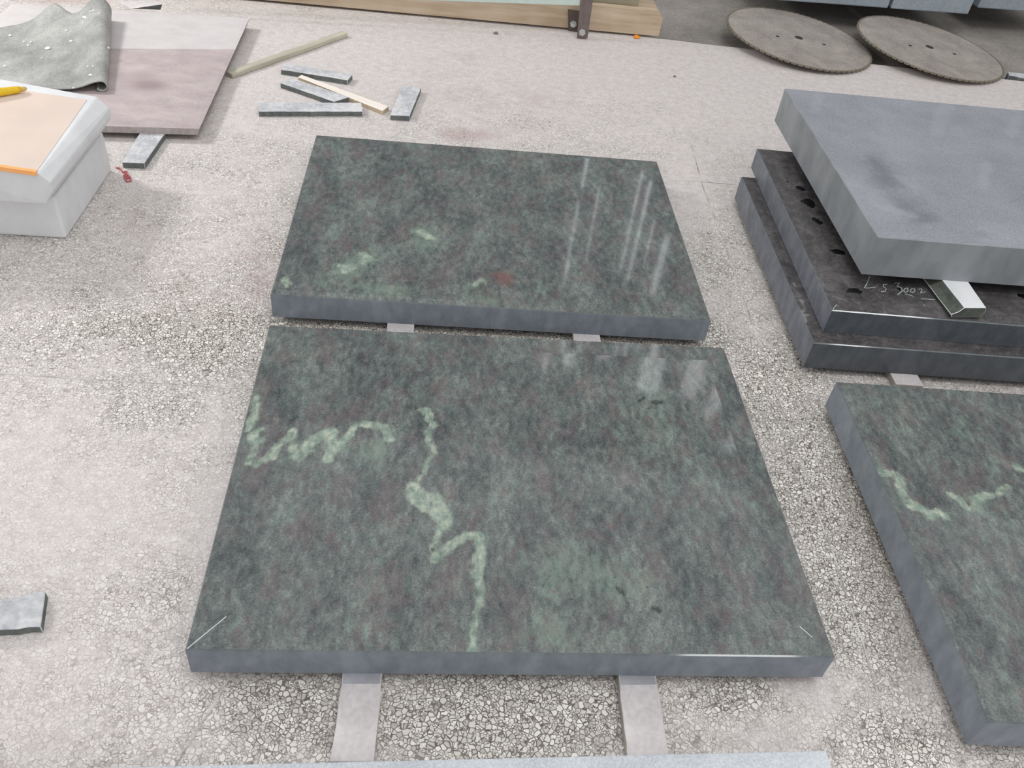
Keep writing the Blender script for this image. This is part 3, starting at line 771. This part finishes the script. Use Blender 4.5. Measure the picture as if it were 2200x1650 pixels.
# ------------------------------------------------------------------ grey rubber mat, rolled along its right edge
def rubber():
    back = [(241, 44, .052, 0), (0, 0, 0, 1)]
    e0 = un(231, 196, .05)[:2]; e1 = un(243, 40, .05)[:2]      # right edge line front -> back on the sheet
    dv = e1 - e0; Lv = np.linalg.norm(dv); dv /= Lv; lx = np.array([-dv[1], dv[0]])   # lx points left
    nv, nc, nl = 40, 16, 44
    V = []; Fc = []
    Lx = .92
    for j in range(nv + 1):
        t = j / nv
        r = .017 + .026 * t ** 1.3
        zb = .0515
        row = []
        for i in range(nc + 1):
            ang = math.radians(-150 + 240 * i / nc)           # under, round the right, up to the top
            u = r - r * math.cos(ang); z = zb + r + r * math.sin(ang)
            row.append((u, z))
        for i in range(1, nl + 1):
            q = i / nl; u = r + q * (Lx - r)
            fall = math.exp(-((u - r) / (.06 + .02 * t)) ** 2)
            z = zb + .006 + (2 * r - .006) * fall
            z += .055 * math.exp(-((u - .205) / .065) ** 2) * t ** 3 + .02 * math.exp(-((u - .36) / .12) ** 2) * t
            z += .004 * (1 + noise.noise(Vector((u * 6, t * 4, 2)))) * min(1, q * 4)
            row.append((u, z))
        for (u, z) in row:
            # the back edge steps forward towards the left
            L = Lv * float(np.interp(u, [0, .03, .06, .105, .15, .205, .26, .34, .45, .95], [.97, .99, .98, .90, .88, .97, .88, .78, .72, .70]))
            p = e0 - dv * .0 + dv * (L * t) + lx * u
            V.append((p[0], p[1], z))
    m = nc + 1 + nl
    for j in range(nv):
        for i in range(m - 1):
            k = j * m + i; Fc.append((k, k + 1, k + m + 1, k + m))
    c0 = e0 + lx * .4 + dv * Lv / 2
    o = mesh_obj('rubber_mat', V, Fc, M['rubber'], None, None, (c0[0], c0[1], .0478), 0, smooth=True)
    sd = o.modifiers.new('thickness', 'SOLIDIFY'); sd.thickness = .003; sd.offset = 1
    return o, e0, dv, lx, Lv
mat_o, e0, dv, lx, Lv = rubber()
tag(mat_o, 'grey rubber mat rolled up along its right edge, lying on the mauve sheet', 'mat')
# white chips scattered on it
bpy.context.view_layer.update()
from mathutils.bvhtree import BVHTree
dg = bpy.context.evaluated_depsgraph_get()
bvh = BVHTree.FromObject(mat_o, dg)
mwi = mat_o.matrix_world.inverted()
def drop_on_mat(px, py):
    o_ = Vector((0, 0, H)); p = Vector(un(px, py, .05)); d_ = (p - o_).normalized()
    hit = bvh.ray_cast(mwi @ o_, d_)
    return mat_o.matrix_world @ hit[0] if hit[0] is not None else None
CHIPS = [(103, 104, 14, 8, 0), (198, 197, 10, 7, .3), (205, 203, 12, 7, -.2), (182, 38, 18, 4, -.55), (153, 89, 8, 4, .7), (143, 66, 7, 3, .9), (233, 104, 7, 3, -1.2), (195, 162, 11, 4, .5), (22, 77, 7, 4, -.3), (52, 91, 5, 3, 0), (61, 99, 6, 3, .2),
         (67, 92, 4, 3, 0), (189, 144, 5, 3, .4), (200, 143, 4, 3, 0), (194, 26, 5, 2, 0), (201, 24, 5, 3, 0), (213, 30, 4, 2, 0), (90, 126, 4, 2, 0), (11, 143, 8, 3, 0), (181, 188, 7, 2, .6), (158, 190, 8, 2, .6)]
for x, y, w, h_, an in CHIPS:
    p = drop_on_mat(x, y)
    if p is None: continue
    k = pxm(x, y, .06); a_, b_ = w * k / 2, h_ * k
    V = []; Fc = []
    for i in range(7):
        t = 2 * math.pi * i / 7; rr = 1 + .3 * (random.random() - .5)
        V.append((p.x + a_ * rr * math.cos(t) * math.cos(an) - b_ * rr * math.sin(t) * math.sin(an), p.y + a_ * rr * math.cos(t) * math.sin(an) + b_ * rr * math.sin(t) * math.cos(an), p.z + .001))
    V += [(p.x + (v[0] - p.x) * .6, p.y + (v[1] - p.y) * .6, p.z + .005) for v in V]
    for i in range(7): Fc.append((i, (i + 1) % 7, 7 + (i + 1) % 7, 7 + i))
    Fc += [tuple(range(7)), tuple(range(7, 14))]
    o = mesh_obj('stone_chip', V, Fc, M['chip_white'], None, None, tuple(p)); tag(o, 'small white stone chip scattered on the grey rubber mat', 'chip', 'white chips on the rubber mat')

# ------------------------------------------------------------------ white slabs at the left edge
thE = .135
def white_slabs():
    cx = np.array([math.cos(thE), math.sin(thE)]); cy = np.array([-math.sin(thE), math.cos(thE)])
    # lower slab, standing on the floor
    f = un(143, 514, 0)[:2]; bk = un(241, 366, 0)[:2]
    Wl = .75
    d = bk - f
    V = []
    def hexa(f, bk, z0, z1, Wl): 
        q = [f, bk, bk - cx * Wl, f - cx * Wl]
        return [(p[0], p[1], z1) for p in q] + [(p[0], p[1], z0) for p in q]
    V = hexa(f, bk, 0, .138, Wl)
    Fc = [(0, 1, 2, 3), (4, 5, 6, 7), (0, 1, 5, 4), (1, 2, 6, 5), (2, 3, 7, 6), (3, 0, 4, 7)]
    c0 = (f + bk) / 2 - cx * Wl / 2
    o2 = mesh_obj('stone_slab', V, Fc, M['marble'], None, None, (c0[0], c0[1], 0), thE, .009, segs=3)
    tag(o2, 'thick white stone slab under the white slab with the orange film', 'slab', 'white slabs at the left')
    # upper slab: raised field, sloped margin at its right, undercut foot
    z0 = .1382
    P1 = un(83, 371, .25); P2 = un(208, 207, .25); P3 = un(0, 359, .257); P4 = un(0, 169, .283)
    nrm = np.cross(P2 - P1, P4 - P2)
    dr_ = FW + RT * (0 - 1100) / F + UP * (825 - 359) / F; o_ = np.array([0, 0, H]); P3 = o_ + dr_ * (((P1 - o_) @ nrm) / (dr_ @ nrm))
    P3 = P1 + (P3 - P1) * (.52 / np.linalg.norm(P3 - P1)); P4 = P2 + (P4 - P2) * (.60 / np.linalg.norm(P4 - P2))
    C1 = un(108, 392, .222); C2 = un(236, 231, .222)
    D1 = un(114, 411, .190); D2 = un(240, 249, .195)
    B1 = un(99, 439, .150); B2 = np.array([C2[0] - .03, C2[1] - .01, .150])
    B1 = B1.copy(); B1z = B1.copy(); B1z[2] = z0; B2z = B2.copy(); B2z[2] = z0
    lf = B1z - np.array([*cx, 0]) * .56; lb = B2z - np.array([*cx, 0]) * .56
    V = [P1, P2, P4, P3, C1, C2, D1, D2, B1, B2, lf, lb]
    # lower the foot to the slab beneath
    V[8] = B1; V[9] = B2; V[10] = np.array([lf[0], lf[1], .150]); V[11] = np.array([lb[0], lb[1], .150])
    V = [tuple(v) for v in V]
    Fc = [(0, 1, 2, 3), (0, 4, 5, 1), (4, 6, 7, 5), (6, 8, 9, 7), (8, 10, 11, 9), (3, 2, 11, 10), (0, 3, 10, 8, 6, 4), (1, 5, 7, 9, 11, 2)]
    root = empty('stone_slab', (B1[0] - .3, B1[1] + .2, .150))
    tag(root, 'white stone slab with pale orange film on its sloped top, at the left edge', 'slab', 'white slabs at the left')
    o = mesh_obj('slab_body', V, Fc, M['marble'], None, None, tuple(root.location), 0, .004, segs=2); o.parent = root; o.location = (0, 0, 0)
    # film on the raised field
    def lerp(a, b, t): return a + (b - a) * t
    up = np.array([0, 0, .0006])
    Q1 = lerp(P1, P2, .012); Q2 = lerp(P1, P2, .93); Q4 = lerp(P3, P4, .84); Q3 = lerp(P3, P4, .012)
    Q2 = lerp(Q2, Q4, .03); Q1 = lerp(Q1, Q3, .012)
    fl = [Q1 + up, Q2 + up, Q4 + up, Q3 + up]; th_ = [p + up for p in fl]
    fo = mesh_obj('protective_film', [tuple(p) for p in fl + th_], [(0, 1, 2, 3), (4, 5, 6, 7), (0, 1, 5, 4), (1, 2, 6, 5), (2, 3, 7, 6), (3, 0, 4, 7)], M['film'], None, None, tuple(root.location)); fo.parent = root; fo.location = (0, 0, 0)
    fo['label'] = 'pale orange protective film'
    # tape folded over the front edge
    w_ = .012
    n_ = (P2 - P1); n_ /= np.linalg.norm(n_)
    a_ = lerp(P1, P3, .01); b_ = P3
    A = [a_ + n_ * .010 + up * 3, b_ + n_ * .010 + up * 3, b_ - n_ * .002 + up * 3, a_ - n_ * .002 + up * 3, b_ - n_ * .003 - np.array([0, 0, w_]), a_ - n_ * .003 - np.array([0, 0, w_ * .8])]
    A2 = [p + np.array([0, -.0012, .0008]) for p in A]
    to = mesh_obj('orange_tape', [tuple(p) for p in A + A2], [(0, 1, 2, 3), (3, 2, 4, 5), (6, 7, 8, 9), (9, 8, 10, 11), (0, 1, 7, 6), (5, 4, 10, 11), (0, 3, 9, 6), (3, 5, 11, 9), (1, 2, 8, 7), (2, 4, 10, 8)], M['tape'], None, None, tuple(root.location)); to.parent = root; to.location = (0, 0, 0)
    to['label'] = 'bright orange tape along the front edge'
    # yellow wax crayon lying on it
    nrm = np.cross(P2 - P1, P3 - P1); nrm /= np.linalg.norm(nrm); nrm = nrm if nrm[2] > 0 else -nrm
    def on_plane(px, py, h):
        d_ = FW + RT * (px - 1100) / F + UP * (825 - py) / F
        o_ = np.array([0, 0, H]); t = ((P1 + nrm * h - o_) @ nrm) / (d_ @ nrm); return o_ + d_ * t
    a_ = on_plane(57, 190, .012); b_ = on_plane(0, 198, .0135); b2 = a_ + (b_ - a_) * 2.1
    rt_ = empty('wax_crayon', tuple(a_ + (b2 - a_) * .5 - nrm * .01))
    tag(rt_, 'yellow crayon lying on the pale orange film of the white slab', 'crayon')
    def sub(t0, t1): return a_ + (b2 - a_) * t0, a_ + (b2 - a_) * t1
    p_, q_ = sub(.12, 1.)
    m1 = tube('barrel', [p_, sub(.2, 0)[0], sub(.5, 0)[0], q_], [.0085, .0105, .0120, .0125], M['yellow']); m2 = tube('tip', [sub(0, 0)[0], sub(.03, 0)[0], p_], [.0035, .006, .0085], M['crayon_tip'])
    for m in (m1, m2): reparent_local(m, rt_)
    # thin packing strip between the two, out of sight beneath
    return c0
white_slabs()
o = block('stone_strip', [(-1.82, 2.05), (-1.82, 2.12), (-1.42, 2.17), (-1.42, 2.10)], .1502, .138, STR); tag(o, 'thin packing strip between the two white slabs', 'strip', S2)

# ------------------------------------------------------------------ timber and steel at the back
def timber():
    a = np.array([-1.545, 4.13]); b = np.array([.486, 4.395]); d = b - a; L = np.linalg.norm(d); d /= L; n_ = np.array([-d[1], d[0]])
    a = a - d * .9
    L += .9
    z0, z1, dep, ch = .010, .132, .15, .022
    V = []
    prof = []
    for (u, zz) in ((0, z0), (L, z0), (L + .003, z1 - ch * 1.6), (L - ch * 1.3, z1), (0, z1)):
        for k in (0, dep):
            p = a + d * u + n_ * k; V.append((p[0], p[1], zz))
    Fc = [(0, 2, 4, 6, 8), (1, 3, 5, 7, 9), (0, 1, 3, 2), (2, 3, 5, 4), (4, 5, 7, 6), (6, 7, 9, 8), (8, 9, 1, 0)]
    ctr = a + d * L / 2 + n_ * dep / 2
    o = mesh_obj('timber_beam', V, Fc, M['beam'], None, None, (ctr[0], ctr[1], z0), math.atan2(d[1], d[0]), .003)
    tag(o, 'long sawn timber beam with a chamfered end lying along the back of the floor', 'beam', 'timber beams at the back')
    # shims it rests on
    for u, lab in ((.5, 'thin dark shim under the far left of the long timber beam'), (1.75, 'thin dark shim under the middle of the long timber beam'), (2.75, 'thin dark shim under the right part of the long timber beam')):
        p = a + d * u + n_ * .05
        s_ = line_strip('wooden_shim', p, p + d * .06, .06, z0, 0, (M['beam2'], M['beam2'])); tag(s_, lab, 'shim')
    e = np.array(at_y(1369, 20, 4.42)[:2])
    z2 = z1
    en = a + d * (L - .125) + n_ * .035
    q = [en, en - d * 1.9, en - d * 1.9 + n_ * .11, en + n_ * .11]
    o = block('timber_beam', q, .262, z2, (M['beam2'], M['beam2']), rough=.001, bevel=.003)
    tag(o, 'greyer timber lying on top of the long beam, ending short of it', 'beam', 'timber beams at the back')
timber()
def steel():
    root = empty('steel_clamp_frame', (.10, 4.25, 0))
    tag(root, 'brown steel bars with bolts and a pale green rail in front of the timber beam', 'frame')
    def bar(name, px, Y, zt_, th_, mat):
        # px: four picture points of its face (top-left, top-right, bottom-right, bottom-left)
        P = [at_y(x, y, Y) for x, y in px]
        up_ = [(P[0] - P[3]), (P[1] - P[2])]
        P[0] = P[3] + up_[0] * (zt_ - P[3][2]) / up_[0][2]; P[1] = P[2] + up_[1] * (zt_ - P[2][2]) / up_[1][2]
        V = [tuple(p) for p in P] + [(p[0], p[1] + th_, p[2]) for p in P]
        o = mesh_obj(name, V, [(0, 1, 2, 3), (4, 5, 6, 7), (0, 1, 5, 4), (1, 2, 6, 5), (2, 3, 7, 6), (3, 0, 4, 7)], mat, None, None, (P[3][0], P[3][1], P[3][2]), 0, .002)
        reparent_local(o, root); return o, P
    yf = un(1250, 84, 0)[1]; yb = un(1231, 68, 0)[1]
    b1, P = bar('flat_bar', [(1247, 0), (1274, 0), (1262, 83), (1239, 85)], yf, .42, .012, M['steel_brown'])
    b2, Q = bar('flat_bar', [(1220, 12), (1246, 14), (1243, 69), (1221, 68)], min(yb, 4.33), .10, .010, M['steel_dark'])
    def bolt(px, py, Y, par_):
        p = at_y(px, py, Y)
        o = tube('bolt', [p + np.array([0, .002, 0]), p + np.array([0, -.009, 0]), p + np.array([0, -.0091, 0]), p + np.array([0, -.022, 0])], [.017, .017, .009, .009], M['bolt'], n=6, smooth=False)
        reparent_local(o, root)
    bolt(1251, 69, yf, b1); bolt(1232, 51, min(yb, 4.33), b2)
    # rail running off to the left in front of the timber
    A = at_y(1244, 13, yf + .006); B = at_y(820, -2, 4.045)
    d_ = (B - A); A2 = A + d_ * 1.9
    A = A - d_ * .02
    hgt, dep = .075, .03
    V = []
    n_ = np.array([-d_[1], d_[0]]); n_ = n_[:2] / np.linalg.norm(n_[:2]); n_ = n_ if n_[1] > 0 else -n_
    for p in (A, A2):
        for k, z in ((0, 0), (dep, 0), (dep, hgt), (0, hgt)): V.append((p[0] + n_[0] * k * .3, p[1] + n_[1] * k * .3, p[2] + z))
    o = mesh_obj('rail', V, [(0, 1, 2, 3), (4, 5, 6, 7), (0, 1, 5, 4), (1, 2, 6, 5), (2, 3, 7, 6), (3, 0, 4, 7)], M['rail'], None, None, tuple(A), 0, .004)
    reparent_local(o, root); o['label'] = 'pale green painted rail'
steel()

# saw discs on the lower concrete
def disc(px_c, R_, tilt_axis, tilt, zc, label):
    p = un(px_c[0], px_c[1], zc)
    root = empty('saw_disc', (p[0], p[1], zc)); root.rotation_euler = Matrix.Rotation(tilt, 3, Vector((*tilt_axis, 0))).to_euler()
    n = 144; V = []; Fc = []
    for z in (.0025, -.0025):
        for i in range(n):
            t = 2 * math.pi * i / n
            V.append((R_ * math.cos(t), R_ * math.sin(t), z))
    for z in (.0025, -.0025):
        for i in range(n):
            t = 2 * math.pi * i / n
            V.append((.022 * math.cos(t), .022 * math.sin(t), z))
    for i in range(n):
        j = (i + 1) % n
        Fc += [(i, j, n + j, n + i), (i, j, 2 * n + j, 2 * n + i), (n + i, n + j, 3 * n + j, 3 * n + i), (2 * n + i, 2 * n + j, 3 * n + j, 3 * n + i)]
    b_ = mesh_obj('blade', V, Fc, M['disc']); b_.parent = root
    # diamond segments round the rim
    V = []; Fc = []
    ns = 72
    for k in range(ns):
        t0 = 2 * math.pi * (k + .10) / ns; t1 = 2 * math.pi * (k + .86) / ns; o_ = len(V)
        for z in (.0036, -.0036):
            for (t, r) in ((t0, R_ - .001), (t1, R_ - .001), (t1, R_ + .010), (t0, R_ + .010)): V.append((r * math.cos(t), r * math.sin(t), z))
        Fc += [tuple(o_ + i for i in f) for f in ((0, 1, 2, 3), (4, 5, 6, 7), (0, 1, 5, 4), (1, 2, 6, 5), (2, 3, 7, 6), (3, 0, 4, 7))]
    s_ = mesh_obj('cutting_rim', V, Fc, M['disc_edge']); s_.parent = root
    # dark bore holes
    for (hx, hy, r_) in ((0, 0, .020), (.13, -.02, .010), (-.12, -.05, .010)):
        h = mesh_obj('bore', [(hx + r_ * math.cos(2 * math.pi * i / 16), hy + r_ * math.sin(2 * math.pi * i / 16), z) for z in (.0034, -.0034) for i in range(16)],
                     [tuple(range(16)), tuple(range(16, 32))] + [(i, (i + 1) % 16, 16 + (i + 1) % 16, 16 + i) for i in range(16)], M['dark_hole']); h.parent = root
    tag(root, label, 'saw blade', 'saw blades lying at the back')
    return root
disc((1716, 82), .372, (.25, 1), .075, .034, 'round dusty saw blade lying flat, left one of the two at the back')
disc((1997, 102), .380, (.25, 1), .085, .038, 'round dusty saw blade lying flat, right one of the two at the back')
for (x, y, lab) in ((1612, 92, 'small dark stone block propping the left saw blade'), (1900, 108, 'small dark stone block propping the right saw blade')):
    p = un(x + 25, y - 22, -.03)
    o = block('stone_block', [(p[0] - .05, p[1] - .04), (p[0] + .05, p[1] - .03), (p[0] + .05, p[1] + .05), (p[0] - .05, p[1] + .04)], .030, -.035, STR, rough=.003); tag(o, lab, 'block')
# grey piece at the right edge
o = pblock('stone_strip', [(2166, 154), (2225, 161), (2225, 173), (2168, 161)], .012, -.035, (M['strip_top'], M['strip_side'])); tag(o, 'short grey strip at the far right edge beside the right saw blade', 'strip', S3)

# big grey blocks on bearers at the top right
GB = 'blue grey stone blocks at the top right'
ZB = .10
pA, pB, pC, pD = un(1700, -9, ZB), un(1907, 18, ZB), un(1914, 19, ZB), un(2080, 31, ZB)
d = (pD - pC)[:2]; d /= np.linalg.norm(d); d3 = np.array([d[0], d[1], 0]); pA = pB - d3 * .7
for a, b, lab in ((pA, pB, 'leftmost of the big blue grey stone blocks at the top right'), (pC, pD, 'middle one of the big blue grey stone blocks at the top right')):
    n_ = np.array([-d[1], d[0]])
    o = block('stone_block', [a[:2], b[:2], b[:2] + n_ * 1.5, a[:2] + n_ * 1.5], ZB + .22, ZB, (M['block_granite'], M['block_granite']), bevel=.006); tag(o, lab, 'block', GB)
a = un(2100, 17, ZB); b = a + np.array([d[0], d[1], 0]) * .6
o = block('stone_block', [a[:2], b[:2], b[:2] + n_ * 1.5, a[:2] + n_ * 1.5], ZB + .22, ZB, (M['block_granite'], M['block_granite']), bevel=.006); tag(o, 'rightmost of the big blue grey stone blocks, set slightly further back', 'block', GB)
for y_, lab in ((6.05, 'steel bearer in the dark under the blue grey blocks, nearer one'), (6.5, 'steel bearer in the dark under the blue grey blocks, further one')):
    o = block('steel_bearer', [(1.05, y_), (3.1, y_ + .05), (3.1, y_ + .15), (1.05, y_ + .10)], ZB, -.035, (M['under_steel'], M['under_steel'])); tag(o, lab, 'bearer')

# small litter
def squiggle(name, pts, r, mat, label, cat, z=.003):
    P = [on_top(x, y, z) for x, y in pts]
    D = []
    for a_, b_ in zip(P[:-1], P[1:]):
        for t in np.linspace(0, 1, 4)[:-1]: D.append(tuple(np.array(a_) + (np.array(b_) - np.array(a_)) * t))
    D.append(P[-1])
    o = tube(name, D, [r] * len(D), mat, n=6); c_ = D[len(D) // 2]
    tag(o, label, cat); return o
squiggle('red_string', [(250, 360), (258, 362), (264, 370), (272, 368), (266, 378), (270, 384), (279, 380), (274, 374), (268, 382), (272, 390), (281, 389), (280, 382)], .0028, M['red'], 'tangled red string on the floor beside the white slabs', 'string')
def crumb(px, py, w, mat, label, cat, zb=0.0):
    p = un(px, py, zb); k = pxm(px, py, zb) * w
    bm = bmesh.new(); bmesh.ops.create_icosphere(bm, subdivisions=2, radius=1)
    for v in bm.verts:
        f_ = 1 + .45 * noise.noise(v.co * 1.7 + Vector((px, py, 0)))
        v.co = Vector((v.co.x * k * f_, v.co.y * k * f_ * .9, max(0, v.co.z * .6 + .35) * k * f_))
    me = bpy.data.meshes.new(cat); bm.to_mesh(me); bm.free(); me.materials.append(mat)
    o = bpy.data.objects.new(label.split()[1] if False else cat.replace(' ', '_'), me); COL.objects.link(o); o.location = tuple(p); tag(o, label, cat)
crumb(1065, 73, 5, M['grey_chip'], 'tiny grey stone crumb on the floor in front of the timber beam', 'stone crumb')
crumb(1367, 82, 6, M['orange'], 'small orange scrap under the right end of the timber beam', 'orange scrap')
crumb(1449, 165, 3, M['grey_chip'], 'tiny dark crumb on the pale floor far behind the middle slabs', 'stone crumb')

# ------------------------------------------------------------------ the hall behind: a wall with narrow lit windows that mirror in the polish
SLITS = [(.50, .03, 3.05, 3.6), (.485, .035, 3.8, 5.0), (1.15, .025, 3.3, 4.7), (1.27, .035, 3.4, 4.8), (1.62, .07, 4.1, 4.95), (.70, .02, 3.6, 4.6), (1.42, .02, 3.9, 4.5), (.42, .09, 5.6, 6.5), (.72, .14, 5.6, 6.35), (1.19, .16, 5.6, 6.15), (1.88, .30, 5.5, 6.6), (2.45, .22, 5.5, 6.6), (2.86, .16, 6.1, 6.9), (3.40, .34, 6.6, 7.5)]
WY = 9.0
def hall_wall():
    V = [(-9, WY + .12, -.1), (9, WY + .12, -.1), (9, WY + .12, 8.2), (-9, WY + .12, 8.2), (-9, WY + .3, -.1), (9, WY + .3, -.1), (9, WY + .3, 8.2), (-9, WY + .3, 8.2)]
    o = mesh_obj('wall_back', V, [(0, 1, 2, 3), (4, 5, 6, 7), (0, 1, 5, 4), (1, 2, 6, 5), (2, 3, 7, 6), (3, 0, 4, 7)], M['wall']); tag(o, kind='structure')
    t = bpy.data.materials.new('daylit_pane'); t.use_nodes = True
    b = t.node_tree.nodes['Principled BSDF']; b.inputs['Base Color'].default_value = (.8, .8, .8, 1); b.inputs['Emission Color'].default_value = (.93, .97, 1, 1); b.inputs['Emission Strength'].default_value = 1.9
    for k, (x, w, z0, z1) in enumerate(SLITS):
        V = [(x - w / 2, WY + .08, z0), (x + w / 2, WY + .08, z0), (x + w / 2, WY + .08, z1), (x - w / 2, WY + .08, z1)]
        V += [(a_, b_ + .04, c_) for a_, b_, c_ in V]
        o = mesh_obj('window_%d' % (k + 1), V, [(0, 1, 2, 3), (4, 5, 6, 7), (0, 1, 5, 4), (1, 2, 6, 5), (2, 3, 7, 6), (3, 0, 4, 7)], t); tag(o, kind='structure')
hall_wall()

# ------------------------------------------------------------------ light
w = bpy.data.worlds.new('hall_light'); SC.world = w; w.use_nodes = True
bg = w.node_tree.nodes['Background']; bg.inputs['Color'].default_value = (.982, .99, 1, 1); bg.inputs['Strength'].default_value = .84
def area(name, loc, target, sx, sy, power, col=(1, 1, 1)):
    l = bpy.data.lights.new(name, 'AREA'); l.shape = 'RECTANGLE'; l.size = sx; l.size_y = sy; l.energy = power; l.color = col
    o = bpy.data.objects.new(name, l); COL.objects.link(o); o.location = loc
    o.rotation_euler = (Vector(target) - Vector(loc)).to_track_quat('-Z', 'Y').to_euler(); return o
area('window_light_left', (-3.7, 3.4, 2.3), (-1.2, 3.1, 0), .5, .5, 68, (1, .99, .98))
area('lamp_overhead', (.8, 1.2, 6.0), (.5, 1.6, 0), 2.6, 2.0, 110, (.97, .99, 1))

def edge_lamp(name, px, py, z, th, dist, sx, sy, radiance):
    "added unseen lamp, placed to mirror in the polished arris of a slab"
    P = un(px, py, z); d = P - np.array([0, 0, H]); d /= np.linalg.norm(d)
    n = np.array([math.sin(th) * .7071, -math.cos(th) * .7071, .7071]); r = d - 2 * (d @ n) * n
    q = P + r * dist
    area(name, tuple(q), tuple(P), sx, sy, radiance * math.pi * sx * sy)
edge_lamp('glint_lamp_stack', 1875, 672, .188, .10, 5.0, .62, .5, 22)  # added lamps, sized for the bright lines on the slab edges
edge_lamp('glint_lamp_front', 1590, 1414, .097, .14, 5.0, .8, .45, 16)

SC.view_settings.view_transform = 'Standard'; SC.view_settings.look = 'None'; SC.view_settings.gamma = 1; SC.view_settings.exposure = -0.09
SC.view_settings.use_curve_mapping = False
